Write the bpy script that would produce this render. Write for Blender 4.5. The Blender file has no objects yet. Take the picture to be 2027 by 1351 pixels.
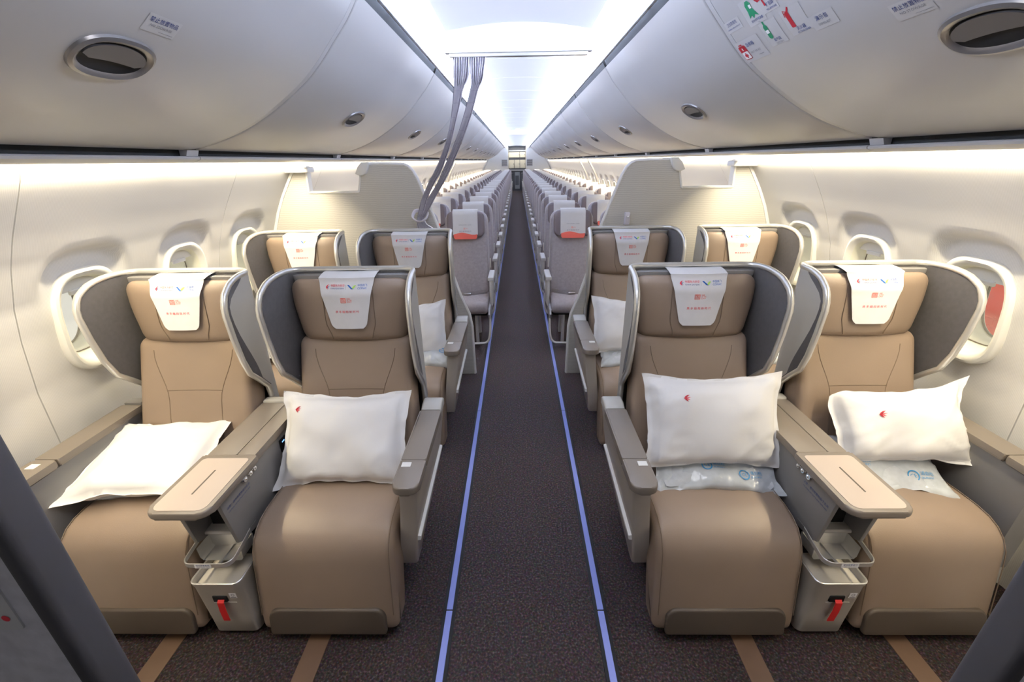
import bpy, bmesh, math, random
from mathutils import Vector, Matrix, noise

# ------------------------------------------------------------------ scene, camera, world, lights
scene = bpy.context.scene
col = scene.collection
random.seed(7)
PI = math.pi

cam_data = bpy.data.cameras.new('camera')
cam_data.sensor_fit = 'HORIZONTAL'
cam_data.sensor_width = 36.0
cam_data.lens = 850.0 * 36.0 / 2027.0
cam_data.clip_start = 0.02
cam = bpy.data.objects.new('camera', cam_data)
col.objects.link(cam)
RC = ((0.9998474800965029, -0.009006967363397851, -0.014962990462742952),
      (0.01030179428450307, -0.38767278491682605, 0.9217394886134325),
      (-0.01410282167487168, -0.9217530506452078, -0.3875208691761771))
cam.matrix_world = Matrix(((RC[0][0], -RC[0][1], -RC[0][2], -0.015),
                           (RC[1][0], -RC[1][1], -RC[1][2], 0.0),
                           (RC[2][0], -RC[2][1], -RC[2][2], 1.567),
                           (0, 0, 0, 1)))
scene.camera = cam

scene.view_settings.view_transform = 'Standard'
scene.view_settings.look = 'None'
scene.view_settings.gamma = 1.0
scene.view_settings.use_curve_mapping = False
scene.view_settings.exposure = 0.0
scene.cycles.max_bounces = 10
scene.cycles.diffuse_bounces = 7
scene.cycles.glossy_bounces = 4
scene.cycles.transmission_bounces = 6
scene.cycles.transparent_max_bounces = 8
scene.cycles.sample_clamp_indirect = 6.0
scene.cycles.caustics_reflective = False
scene.cycles.caustics_refractive = False

world = bpy.data.worlds.new('daylight')
scene.world = world
world.use_nodes = True
world.node_tree.nodes['Background'].inputs[0].default_value = (1.0, 0.98, 0.92, 1)
world.node_tree.nodes['Background'].inputs[1].default_value = 1.0

COVE_COL, COVE_W = (0.65, 0.75, 1.0), 46.0
WASH_COL, WASH_W = (1.0, 0.86, 0.60), 22.0
Y_FRONT, Y_BACK = -1.75, 25.4
COVE_Y0, WASH_Y0 = 0.75, 0.35
SEG = 1.6


def area(name, loc, direction, sx, sy, power, color, label):
    d = bpy.data.lights.new(name, 'AREA')
    d.shape = 'RECTANGLE'
    d.size, d.size_y = sx, sy
    d.energy = power
    d.color = color
    o = bpy.data.objects.new(name, d)
    o.location = loc
    z = -Vector(direction).normalized()
    y = Vector((0, 1, 0))
    x = y.cross(z).normalized()
    o.rotation_euler = Matrix((x, y, z)).transposed().to_euler()
    o['label'] = label
    col.objects.link(o)
    return o


for i in range(int((Y_BACK - COVE_Y0) / SEG)):
    yc = COVE_Y0 + SEG * (i + 0.5)
    for s in (-1, 1):
        area('cove_lamp', (s * 0.585, yc, 2.196), (-s * 0.55, 0, 0.835), 0.03, SEG * 0.98, COVE_W, COVE_COL, 'cool white cove lamp above the bins')
for i in range(int((23.9 - WASH_Y0) / SEG)):
    yc = WASH_Y0 + SEG * (i + 0.5)
    for s in (-1, 1):
        area('wash_lamp', (s * 1.460, yc, 1.612), (s * 0.02, 0, -1), 0.03, SEG * 0.98, WASH_W, WASH_COL, 'warm white wall wash lamp below the bins')

area('entry_lamp', (0, -1.2, 2.2), (0, 0.2, -1), 0.5, 0.5, 5.0, (0.9, 0.93, 1.0), 'white entry ceiling lamp')
area('front_row_fill', (0, 0.62, 2.225), (0, 0.30, -0.95), 0.5, 0.5, 12.0, (0.95, 0.95, 1.0), 'white fill light added over the front row')  # unseen fill light added to brighten the front row headrests

# ------------------------------------------------------------------ materials
MATS = {}


def mat(name, color, rough=0.5, metal=0.0, var=0.0, vscale=8.0, bump=0.0, bscale=200.0, alpha=1.0, trans=0.0, coat=0.0, spec=0.5, emit=None, estr=0.0, sheen=0.0):
    m = bpy.data.materials.new(name)
    m.use_nodes = True
    nt = m.node_tree
    b = nt.nodes['Principled BSDF']
    b.inputs['Base Color'].default_value = (*color, 1)
    b.inputs['Roughness'].default_value = rough
    b.inputs['Metallic'].default_value = metal
    b.inputs['Specular IOR Level'].default_value = spec
    if coat:
        b.inputs['Coat Weight'].default_value = coat
    if sheen:
        b.inputs['Sheen Weight'].default_value = sheen
    if trans:
        b.inputs['Transmission Weight'].default_value = trans
    if alpha < 1:
        b.inputs['Alpha'].default_value = alpha
    if emit:
        b.inputs['Emission Color'].default_value = (*emit, 1)
        b.inputs['Emission Strength'].default_value = estr
    tc = nt.nodes.new('ShaderNodeTexCoord')
    if var:
        n = nt.nodes.new('ShaderNodeTexNoise')
        n.inputs['Scale'].default_value = vscale
        n.inputs['Detail'].default_value = 4
        nt.links.new(tc.outputs['Object'], n.inputs['Vector'])
        r = nt.nodes.new('ShaderNodeValToRGB')
        r.color_ramp.elements[0].position = 0.3
        r.color_ramp.elements[1].position = 0.7
        r.color_ramp.elements[0].color = (*[c * (1 - var) for c in color], 1)
        r.color_ramp.elements[1].color = (*[min(1, c * (1 + var)) for c in color], 1)
        nt.links.new(n.outputs['Fac'], r.inputs['Fac'])
        nt.links.new(r.outputs['Color'], b.inputs['Base Color'])
    if bump:
        n2 = nt.nodes.new('ShaderNodeTexNoise')
        n2.inputs['Scale'].default_value = bscale
        n2.inputs['Detail'].default_value = 3
        nt.links.new(tc.outputs['Object'], n2.inputs['Vector'])
        bp = nt.nodes.new('ShaderNodeBump')
        bp.inputs['Strength'].default_value = bump
        bp.inputs['Distance'].default_value = 0.002
        nt.links.new(n2.outputs['Fac'], bp.inputs['Height'])
        nt.links.new(bp.outputs['Normal'], b.inputs['Normal'])
    MATS[name] = m
    return m


def wave_mat(name, c1, c2, axis, scale, rough=0.6, distortion=0.0, bump=0.15, detail=2.0):
    """fine parallel lines (woven lining, brushed fabric)"""
    m = mat(name, c1, rough)
    nt = m.node_tree
    b = nt.nodes['Principled BSDF']
    tc = nt.nodes.new('ShaderNodeTexCoord')
    w = nt.nodes.new('ShaderNodeTexWave')
    w.bands_direction = axis
    w.inputs['Scale'].default_value = scale
    w.inputs['Distortion'].default_value = distortion
    w.inputs['Detail'].default_value = detail
    nt.links.new(tc.outputs['Object'], w.inputs['Vector'])
    mx = nt.nodes.new('ShaderNodeMixRGB')
    mx.inputs[1].default_value = (*c1, 1)
    mx.inputs[2].default_value = (*c2, 1)
    nt.links.new(w.outputs['Fac'], mx.inputs[0])
    nt.links.new(mx.outputs[0], b.inputs['Base Color'])
    bp = nt.nodes.new('ShaderNodeBump')
    bp.inputs['Strength'].default_value = bump
    bp.inputs['Distance'].default_value = 0.001
    nt.links.new(w.outputs['Fac'], bp.inputs['Height'])
    nt.links.new(bp.outputs['Normal'], b.inputs['Normal'])
    return m


LEATHER = mat('taupe leather', (0.272, 0.202, 0.150), 0.42, var=0.04, vscale=5, bump=0.12, bscale=350)
LEATHER_D = mat('leather seam', (0.17, 0.12, 0.082), 0.6, var=0.03)
FOOT = mat('dark taupe plastic', (0.085, 0.066, 0.050), 0.45, var=0.04, bump=0.05)
CAP = mat('taupe armrest plastic', (0.20, 0.170, 0.142), 0.42, var=0.03, bump=0.05, bscale=500)
CREAM = mat('cream table laminate', (0.50, 0.42, 0.36), 0.35, var=0.02)
PANELG = mat('warm grey plastic', (0.52, 0.475, 0.42), 0.45, var=0.03, bump=0.04)
SIDEG = mat('console grey plastic', (0.21, 0.203, 0.20), 0.5, var=0.03)
SHELLG = mat('shell grey plastic', (0.50, 0.49, 0.46), 0.4, var=0.02)
DARKF = mat('dark grey fabric lining', (0.085, 0.079, 0.078), 0.8, var=0.08, vscale=60, bump=0.2, bscale=600)
SILVER = mat('satin silver rim', (0.78, 0.77, 0.73), 0.28, 0.65, var=0.02)
CHROME = mat('chrome', (0.85, 0.85, 0.86), 0.12, 1.0, var=0.01)
ALU = mat('brushed aluminium', (0.74, 0.73, 0.70), 0.30, 0.7, var=0.04, vscale=20)
BOXG = mat('storage box grey', (0.46, 0.43, 0.38), 0.42, var=0.04, vscale=12)
RED = mat('red strap', (0.62, 0.02, 0.02), 0.5, var=0.05)
BLACK = mat('black plastic', (0.010, 0.010, 0.011), 0.65, var=0.05, spec=0.2)
DARK = mat('dark gap', (0.01, 0.011, 0.012), 0.8, var=0.05)
LED = mat('blue led', (0.05, 0.15, 0.6), 0.4, emit=(0.15, 0.35, 1.0), estr=3.0)
WHITE = mat('white plastic', (0.82, 0.82, 0.80), 0.4, var=0.02)
COVER = mat('white headrest cloth', (0.72, 0.72, 0.735), 0.75, var=0.02, vscale=30, bump=0.1, bscale=500)
LINEN = mat('white pillow cotton', (0.80, 0.80, 0.81), 0.8, var=0.015, vscale=6, bump=0.35, bscale=18)
BAG = mat('clear plastic bag', (0.70, 0.75, 0.80), 0.14, var=0.10, vscale=22, bump=0.9, bscale=30, alpha=0.62)
BLANKET = mat('grey blue blanket', (0.50, 0.53, 0.57), 0.9, var=0.08, vscale=40)
BAGPRINT = mat('blue bag print', (0.02, 0.25, 0.55), 0.4)
P_RED = mat('print red', (0.75, 0.035, 0.06), 0.6)
P_CORAL = mat('print coral', (0.85, 0.16, 0.12), 0.6, var=0.03)
P_NAVY = mat('print navy', (0.01, 0.04, 0.20), 0.6)
P_BLUE = mat('print blue', (0.01, 0.11, 0.42), 0.6)
P_GREEN = mat('print green', (0.42, 0.66, 0.12), 0.6)
P_DGREEN = mat('print dark green', (0.01, 0.26, 0.12), 0.5)
P_DRED = mat('print dark red', (0.42, 0.01, 0.025), 0.5)
P_GREY = mat('print grey', (0.22, 0.23, 0.26), 0.6)
P_WHITE = mat('print white', (0.85, 0.85, 0.87), 0.5)
LABELM = mat('label film', (0.53, 0.53, 0.54), 0.35)
PRINTS = [P_RED, P_NAVY, P_BLUE, P_GREEN, P_GREY, P_DGREEN, P_DRED, P_WHITE, BAGPRINT, P_CORAL]
I_RED, I_NAVY, I_BLUE, I_GREEN, I_GREY, I_DGREEN, I_DRED, I_WHITE, I_BAG, I_CORAL = range(10)
BIN = mat('bin door white', (0.48, 0.48, 0.49), 0.33, var=0.01, vscale=3, spec=0.45)
LATCH = mat('latch metal grey', (0.24, 0.23, 0.235), 0.32, 0.6, var=0.03)
LATCHP = mat('latch paddle', (0.11, 0.105, 0.105), 0.45, var=0.03)
CEIL = mat('ceiling white', (0.74, 0.745, 0.77), 0.5, var=0.01, vscale=3)
COVE = mat('cove lining', (0.76, 0.77, 0.80), 0.5, var=0.01, vscale=3)
WALLM = wave_mat('wall lining weave', (0.76, 0.745, 0.71), (0.69, 0.675, 0.645), 'Y', 62, 0.55, 1.2, 0.10)
BEZEL = mat('window bezel', (0.80, 0.79, 0.74), 0.35, var=0.01)
REVEAL = mat('window reveal', (0.80, 0.79, 0.68), 0.5, var=0.02)
GASKET = mat('window gasket', (0.16, 0.13, 0.10), 0.6, var=0.05)
GLASS = mat('window acrylic', (0.95, 0.97, 0.95), 0.05, alpha=0.14)
DIV = wave_mat('divider brushed laminate', (0.62, 0.60, 0.55), (0.52, 0.50, 0.455), 'Z', 26, 0.5, 3.0, 0.08, 3.0)
TRIMW = mat('white edge trim', (0.84, 0.83, 0.80), 0.4, var=0.01)
PART = mat('foreground grey fabric panel', (0.58, 0.57, 0.61), 0.8, var=0.10, vscale=40, bump=0.3, bscale=300)
PARTE = mat('foreground dark edge', (0.055, 0.053, 0.06), 0.6, var=0.05)
GLOW = mat('photoluminescent strip', (0.27, 0.33, 0.78), 0.4, var=0.02)
TRACK = mat('seat track cover brown', (0.105, 0.058, 0.032), 0.55, var=0.06, vscale=20)
EFAB = mat('economy fabric', (0.315, 0.285, 0.30), 0.85, var=0.10, vscale=45, bump=0.3, bscale=400)
EHEAD = mat('economy headrest leather', (0.115, 0.09, 0.095), 0.6, var=0.05)
ESHELL = mat('economy seat shell', (0.44, 0.41, 0.44), 0.5, var=0.03)
EARM = mat('economy armrest plastic', (0.70, 0.69, 0.68), 0.4, var=0.02)
EGREY = mat('economy frame grey', (0.68, 0.68, 0.70), 0.4, 0.3, var=0.03)
BELT = mat('belt webbing', (0.30, 0.27, 0.27), 0.7, var=0.1, vscale=100)
GALC = mat('galley cream', (0.60, 0.58, 0.50), 0.45, var=0.03)
GALD = mat('galley dark', (0.06, 0.065, 0.08), 0.4, var=0.05)
GALM = mat('galley metal', (0.40, 0.42, 0.45), 0.35, 0.6, var=0.05)
EXITG = mat('exit trim grey', (0.52, 0.50, 0.48), 0.5, var=0.03)
REDOUT = mat('red engine cover', (0.80, 0.06, 0.03), 0.6, var=0.15, vscale=4, bump=0.3, bscale=8)
OUTW = mat('hangar white', (0.85, 0.85, 0.80), 0.8, var=0.03)


def carpet():
    m = mat('brown speckled carpet', (0.045, 0.033, 0.031), 0.95)
    nt = m.node_tree
    b = nt.nodes['Principled BSDF']
    b.inputs['Specular IOR Level'].default_value = 0.15
    tc = nt.nodes.new('ShaderNodeTexCoord')
    v = nt.nodes.new('ShaderNodeTexVoronoi')
    v.inputs['Scale'].default_value = 190
    n = nt.nodes.new('ShaderNodeTexNoise')
    n.inputs['Scale'].default_value = 130
    n.inputs['Detail'].default_value = 3
    nt.links.new(tc.outputs['Object'], v.inputs['Vector'])
    nt.links.new(tc.outputs['Object'], n.inputs['Vector'])
    r = nt.nodes.new('ShaderNodeValToRGB')
    e = r.color_ramp.elements
    e[0].position, e[0].color = 0.30, (0.018, 0.013, 0.013, 1)
    e[1].position, e[1].color = 0.80, (0.14, 0.105, 0.10, 1)
    k = e.new(0.55)
    k.color = (0.045, 0.032, 0.031, 1)
    nt.links.new(n.outputs['Fac'], r.inputs['Fac'])
    mx = nt.nodes.new('ShaderNodeMixRGB')
    mx.blend_type = 'MULTIPLY'
    mx.inputs[0].default_value = 0.5
    nt.links.new(r.outputs['Color'], mx.inputs[1])
    nt.links.new(v.outputs['Color'], mx.inputs[2])
    nt.links.new(mx.outputs[0], b.inputs['Base Color'])
    bp = nt.nodes.new('ShaderNodeBump')
    bp.inputs['Strength'].default_value = 0.6
    bp.inputs['Distance'].default_value = 0.004
    nt.links.new(n.outputs['Fac'], bp.inputs['Height'])
    nt.links.new(bp.outputs['Normal'], b.inputs['Normal'])
    return m


CARPET = carpet()


def curtain_mat():
    m = mat('grey plaid curtain cloth with pleat shade', (0.5, 0.48, 0.52), 0.85, sheen=0.2)
    nt = m.node_tree
    b = nt.nodes['Principled BSDF']
    uv = nt.nodes.new('ShaderNodeUVMap')
    sx = nt.nodes.new('ShaderNodeSeparateXYZ')
    nt.links.new(uv.outputs[0], sx.inputs[0])

    def stripes(out, freq, width, c):
        mu = nt.nodes.new('ShaderNodeMath'); mu.operation = 'MULTIPLY'; mu.inputs[1].default_value = freq
        fr = nt.nodes.new('ShaderNodeMath'); fr.operation = 'FRACT'
        lt = nt.nodes.new('ShaderNodeMath'); lt.operation = 'LESS_THAN'; lt.inputs[1].default_value = width
        nt.links.new(out, mu.inputs[0]); nt.links.new(mu.outputs[0], fr.inputs[0]); nt.links.new(fr.outputs[0], lt.inputs[0])
        return lt.outputs[0]
    last = None
    base = (0.90, 0.88, 0.92, 1)
    for out, fq, w, c in ((sx.outputs[0], 6, 0.12, (0.30, 0.26, 0.36, 1)), (sx.outputs[1], 20, 0.04, (0.72, 0.69, 0.75, 1))):  # dark lengthwise stripes paint in pleat shadows, faint cross lines are the plaid
        mx = nt.nodes.new('ShaderNodeMixRGB')
        if last is None:
            mx.inputs[1].default_value = base
        else:
            nt.links.new(last, mx.inputs[1])
        mx.inputs[2].default_value = c
        nt.links.new(stripes(out, fq, w, c), mx.inputs[0])
        last = mx.outputs[0]
    nt.links.new(last, b.inputs['Base Color'])
    return m


CURT = curtain_mat()

# ------------------------------------------------------------------ mesh helpers


def finish(name, bm, m, parent=None, loc=None, smooth=True, angle=38, recalc=True):
    if recalc:
        bmesh.ops.recalc_face_normals(bm, faces=bm.faces)
    me = bpy.data.meshes.new(name)
    bm.to_mesh(me)
    bm.free()
    for k in (m if isinstance(m, (list, tuple)) else [m]):
        me.materials.append(k)
    if smooth:
        me.polygons.foreach_set('use_smooth', [True] * len(me.polygons))
        me.set_sharp_from_angle(angle=math.radians(angle))
    o = bpy.data.objects.new(name, me)
    col.objects.link(o)
    if parent is not None:
        o.parent = parent
    if loc is not None:
        o.location = loc
    return o


def thing(name, label, cat, loc=(0, 0, 0), rz=0.0, group=None):
    o = bpy.data.objects.new(name, None)
    o.empty_display_size = 0.1
    o.location = loc
    o.rotation_euler = (0, 0, rz)
    o['label'] = label
    o['category'] = cat
    if group:
        o['group'] = group
    col.objects.link(o)
    return o


def tag(o, label, cat, group=None):
    o['label'] = label
    o['category'] = cat
    if group:
        o['group'] = group
    return o


def struct(o, label=None):
    o['kind'] = 'structure'
    if label:
        o['label'] = label
    return o


def sempty(name, label, loc=(0, 0, 0)):
    o = bpy.data.objects.new(name, None)
    o.empty_display_size = 0.1
    o.location = loc
    col.objects.link(o)
    return struct(o, label)


def copy_obj(o, parent=None, loc=None):
    c = o.copy()
    col.objects.link(c)
    c.parent = parent
    if loc is not None:
        c.location = loc
    return c


def copy_tree(o, parent=None, loc=None):
    c = copy_obj(o, parent, loc)
    for ch in [x for x in o.children]:
        copy_tree(ch, c)
    return c


def axis_samples(h, r, n):
    e = [0, 0.12, 0.35, 0.65]
    a = [-h + r * k for k in e]
    inner = [-(h - r) + 2 * (h - r) * i / n for i in range(n + 1)]
    b = [h - r * k for k in reversed(e)]
    out = []
    for v in a + inner + b:
        if not out or v - out[-1] > 1e-6:
            out.append(v)
    return out


def rbox(bm, half, r, n=(4, 4, 4), fn=None, off=(0, 0, 0)):
    """rounded box, optional deform fn(x,y,z)->(x,y,z), then offset"""
    hx, hy, hz = half
    r = min(r, hx * 0.999, hy * 0.999, hz * 0.999)
    S = [axis_samples(half[i], r, n[i]) for i in range(3)]
    cache = {}

    def vert(p):
        k = (round(p[0], 6), round(p[1], 6), round(p[2], 6))
        if k in cache:
            return cache[k]
        q = [max(-(half[i] - r), min(half[i] - r, p[i])) for i in range(3)]
        d = Vector((p[0] - q[0], p[1] - q[1], p[2] - q[2]))
        if d.length > 1e-9:
            d = d.normalized() * r
        v = (q[0] + d.x, q[1] + d.y, q[2] + d.z)
        if fn:
            v = fn(*v)
        cache[k] = bm.verts.new((v[0] + off[0], v[1] + off[1], v[2] + off[2]))
        return cache[k]
    for ax in range(3):
        u, w = [i for i in range(3) if i != ax]
        for sgn in (-1, 1):
            for i in range(len(S[u]) - 1):
                for j in range(len(S[w]) - 1):
                    q = []
                    for (a, b) in ((i, j), (i + 1, j), (i + 1, j + 1), (i, j + 1)):
                        p = [0, 0, 0]
                        p[ax] = sgn * half[ax]
                        p[u] = S[u][a]
                        p[w] = S[w][b]
                        q.append(vert(p))
                    q2 = []
                    for v in q:
                        if v not in q2:
                            q2.append(v)
                    if len(q2) >= 3:
                        try:
                            bm.faces.new(q2)
                        except ValueError:
                            pass
    return bm


def box(bm, x0, x1, y0, y1, z0, z1, bev=0.0, seg=2):
    vs = [bm.verts.new((x, y, z)) for x in (x0, x1) for y in (y0, y1) for z in (z0, z1)]
    fs = [(0, 1, 3, 2), (4, 6, 7, 5), (0, 4, 5, 1), (2, 3, 7, 6), (0, 2, 6, 4), (1, 5, 7, 3)]
    fl = [bm.faces.new([vs[i] for i in f]) for f in fs]
    if bev:
        ed = set()
        for f in fl:
            ed.update(f.edges)
        bmesh.ops.bevel(bm, geom=list(ed), offset=bev, segments=seg, affect='EDGES', profile=0.5)
    return bm


def prism(bm, pts, t0, t1, axis='x', bev=0.0, seg=2):
    """extrude polygon; axis x: pts=(y,z); axis y: pts=(x,z); axis z: pts=(x,y)"""
    def P(p, t):
        return {'x': (t, p[0], p[1]), 'y': (p[0], t, p[1]), 'z': (p[0], p[1], t)}[axis]
    a = [bm.verts.new(P(p, t0)) for p in pts]
    b = [bm.verts.new(P(p, t1)) for p in pts]
    n = len(pts)
    f0 = bm.faces.new(a)
    f1 = bm.faces.new(b[::-1])
    for i in range(n):
        bm.faces.new((a[i], b[i], b[(i + 1) % n], a[(i + 1) % n]))
    if bev:
        bmesh.ops.bevel(bm, geom=list(f0.edges) + list(f1.edges), offset=bev, segments=seg, affect='EDGES', profile=0.5)
    return bm


def rrect(x0, x1, y0, y1, r, n=5):
    """rounded rectangle outline; r a number or four (x1y1, x0y1, x0y0, x1y0)"""
    rs = r if isinstance(r, (tuple, list)) else (r,) * 4
    out = []
    for (cx, cy, a0, rr) in ((x1, y1, 0, rs[0]), (x0, y1, PI / 2, rs[1]), (x0, y0, PI, rs[2]), (x1, y0, 1.5 * PI, rs[3])):
        sx = -1 if cx == x1 else 1
        sy = -1 if cy == y1 else 1
        for i in range(n + 1):
            a = a0 + PI / 2 * i / n
            out.append((cx + sx * rr + rr * math.cos(a), cy + sy * rr + rr * math.sin(a)))
    return out


def tube(bm, path, r, n=8, closed=False, flat=1.0, cap=True):
    P = [Vector(p) for p in path]
    N = len(P)
    T = []
    for i in range(N):
        a = P[(i - 1) % N] if (closed or i > 0) else P[i]
        b = P[(i + 1) % N] if (closed or i < N - 1) else P[i]
        T.append((b - a).normalized())
    up = Vector((0, 0, 1)) if abs(T[0].z) < 0.9 else Vector((1, 0, 0))
    nrm = (up - T[0] * up.dot(T[0])).normalized()
    rings = []
    for i in range(N):
        nrm = (nrm - T[i] * nrm.dot(T[i])).normalized()
        bi = T[i].cross(nrm)
        rr = r[i] if isinstance(r, (list, tuple)) else r
        rings.append([bm.verts.new(P[i] + nrm * (rr * math.cos(2 * PI * k / n)) + bi * (rr * flat * math.sin(2 * PI * k / n))) for k in range(n)])
    M = N if closed else N - 1
    for i in range(M):
        A, B = rings[i], rings[(i + 1) % N]
        for k in range(n):
            bm.faces.new((A[k], A[(k + 1) % n], B[(k + 1) % n], B[k]))
    if cap and not closed:
        bm.faces.new(rings[0][::-1])
        bm.faces.new(rings[-1])
    return bm


def grid(bm, fn, nu, nv, th=0.0, skip=None):
    vs = [[bm.verts.new(fn(i / nu, j / nv)) for j in range(nv + 1)] for i in range(nu + 1)]
    fl = []
    for i in range(nu):
        for j in range(nv):
            if skip and skip((i + 0.5) / nu, (j + 0.5) / nv):
                continue
            fl.append(bm.faces.new((vs[i][j], vs[i + 1][j], vs[i + 1][j + 1], vs[i][j + 1])))
    if th:
        bmesh.ops.recalc_face_normals(bm, faces=fl)
        bmesh.ops.solidify(bm, geom=fl, thickness=th)
    loose = [v for v in bm.verts if not v.link_faces]
    if loose:
        bmesh.ops.delete(bm, geom=loose, context='VERTS')
    return bm


def loft(bm, rings, closed=True, cap0=False, cap1=False):
    R = [[bm.verts.new(p) for p in ring] for ring in rings]
    n = len(R[0])
    for a, b in zip(R[:-1], R[1:]):
        for k in range(n if closed else n - 1):
            bm.faces.new((a[k], a[(k + 1) % n], b[(k + 1) % n], b[k]))
    if cap0:
        bm.faces.new(R[0][::-1])
    if cap1:
        bm.faces.new(R[-1])
    return bm


def pad(bm, prof, hw, r, nx=4, crown=0.0, x0=0.0):
    """padded extrusion of closed (y,z) profile along x with rounded side edges"""
    n = len(prof)
    ctr = [sum(p[k] for p in prof) / n for k in (0, 1)]
    nm = []
    area2 = sum(prof[i][0] * prof[(i + 1) % n][1] - prof[(i + 1) % n][0] * prof[i][1] for i in range(n))
    sg = 1 if area2 > 0 else -1
    for i in range(n):
        a, b = prof[(i - 1) % n], prof[(i + 1) % n]
        t = Vector((b[0] - a[0], b[1] - a[1]))
        t = t.normalized() if t.length > 1e-9 else Vector((1, 0))
        nm.append((t.y * sg, -t.x * sg))
    secs = []
    for k in range(6):
        a = PI / 2 * k / 5
        secs.append((-(hw - r) - r * math.cos(a), r * (1 - math.sin(a))))
    inner = [(-(hw - r) + 2 * (hw - r) * i / nx, 0.0) for i in range(1, nx)]
    secs = secs + inner + [(-x, d) for x, d in reversed(secs)]
    rings = []
    for x, d in secs:
        c = crown * (1 - (x / hw) ** 2)
        rings.append([(x0 + x, p[0] - nm[i][0] * (d - c), p[1] - nm[i][1] * (d - c)) for i, p in enumerate(prof)])
    return loft(bm, rings, True, True, True)


def pad_y(bm, outline, half, r, nx, fn):
    tmp = bmesh.new()
    pad(tmp, outline, half, r, nx)
    m = {}
    for v in tmp.verts:
        m[v] = bm.verts.new(fn(v.co.y, v.co.x, v.co.z))
    for f_ in tmp.faces:
        bm.faces.new([m[v] for v in f_.verts])
    tmp.free()
    return bm


def smooth_path(pts, n=6, closed=False):
    P = [Vector(p) for p in pts]
    N = len(P)
    out = []
    M = N if closed else N - 1
    for i in range(M):
        p0 = P[(i - 1) % N] if (closed or i > 0) else P[i]
        p1, p2 = P[i], P[(i + 1) % N]
        p3 = P[(i + 2) % N] if (closed or i < N - 2) else p2
        for k in range(n):
            t = k / n
            out.append(0.5 * ((2 * p1) + (p2 - p0) * t + (2 * p0 - 5 * p1 + 4 * p2 - p3) * t * t + (3 * p1 - p0 - 3 * p2 + p3) * t ** 3))
    if not closed:
        out.append(P[-1])
    return out


def interp(x, pts):
    if x <= pts[0][0]:
        return pts[0][1]
    for (a, b) in zip(pts[:-1], pts[1:]):
        if x <= b[0]:
            t = (x - a[0]) / (b[0] - a[0])
            return a[1] + (b[1] - a[1]) * t
    return pts[-1][1]


def sstep(a, b, x):
    t = max(0.0, min(1.0, (x - a) / (b - a)))
    return t * t * (3 - 2 * t)


# ---- flat print (lettering, marks) laid on a surface
_tc = {}


def text_mesh(body, size=1.0, align='LEFT', spacing=1.0):
    key = (body, size, align, spacing)
    if key in _tc:
        return _tc[key]
    cu = bpy.data.curves.new('lettering', 'FONT')
    cu.body = body
    cu.size = size
    cu.align_x = align
    cu.align_y = 'CENTER'
    cu.space_character = spacing
    cu.resolution_u = 2
    o = bpy.data.objects.new('lettering', cu)
    col.objects.link(o)
    dg = bpy.context.evaluated_depsgraph_get()
    ev = o.evaluated_get(dg)
    me = ev.to_mesh()
    vs = [(v.co.x, v.co.y) for v in me.vertices]
    fs = [tuple(p.vertices) for p in me.polygons]
    ev.to_mesh_clear()
    bpy.data.objects.remove(o)
    bpy.data.curves.remove(cu)
    _tc[key] = (vs, fs)
    return _tc[key]


class Decal:
    def __init__(self, fn):
        self.fn = fn
        self.bm = bmesh.new()

    def poly(self, pts, mi):
        vs = [self.bm.verts.new(self.fn(*p)) for p in pts]
        f = self.bm.faces.new(vs)
        f.material_index = mi

    def rect(self, x0, x1, y0, y1, mi):
        self.poly([(x0, y0), (x1, y0), (x1, y1), (x0, y1)], mi)

    def ring(self, cx, cy, r0, r1, mi, n=18):
        for k in range(n):
            a, b = 2 * PI * k / n, 2 * PI * (k + 1) / n
            self.poly([(cx + r0 * math.cos(a), cy + r0 * math.sin(a)), (cx + r1 * math.cos(a), cy + r1 * math.sin(a)),
                       (cx + r1 * math.cos(b), cy + r1 * math.sin(b)), (cx + r0 * math.cos(b), cy + r0 * math.sin(b))], mi)

    def text(self, body, x, y, size, mi, align='LEFT', spacing=1.0):
        vs, fs = text_mesh(body, size, align, spacing)
        bv = [self.bm.verts.new(self.fn(x + p[0], y + p[1])) for p in vs]
        for f in fs:
            try:
                k = self.bm.faces.new([bv[i] for i in f])
                k.material_index = mi
            except ValueError:
                pass

    def swallow(self, x, y, s, c1=I_RED, c2=I_NAVY):
        q = lambda L: [(x + a * s, y + b * s) for a, b in L]
        self.poly(q([(-.5, -.05), (-.36, .22), (-.05, .45), (.32, .5), (.02, .3), (-.12, .08)]), c1)
        self.poly(q([(-.5, -.05), (-.12, .08), (-.14, -.1), (-.02, -.34), (.1, -.5), (-.2, -.36)]), c1)
        self.poly(q([(-.12, .08), (.12, .14), (.5, .16), (.14, .04), (-.1, -.02)]), c2)
        self.poly(q([(-.1, -.02), (.08, -.08), (.34, -.24), (.04, -.2), (-.14, -.1)]), c2)

    def done(self, name, parent=None, loc=None):
        return finish(name, self.bm, PRINTS, parent, loc, smooth=False, recalc=False)


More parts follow.
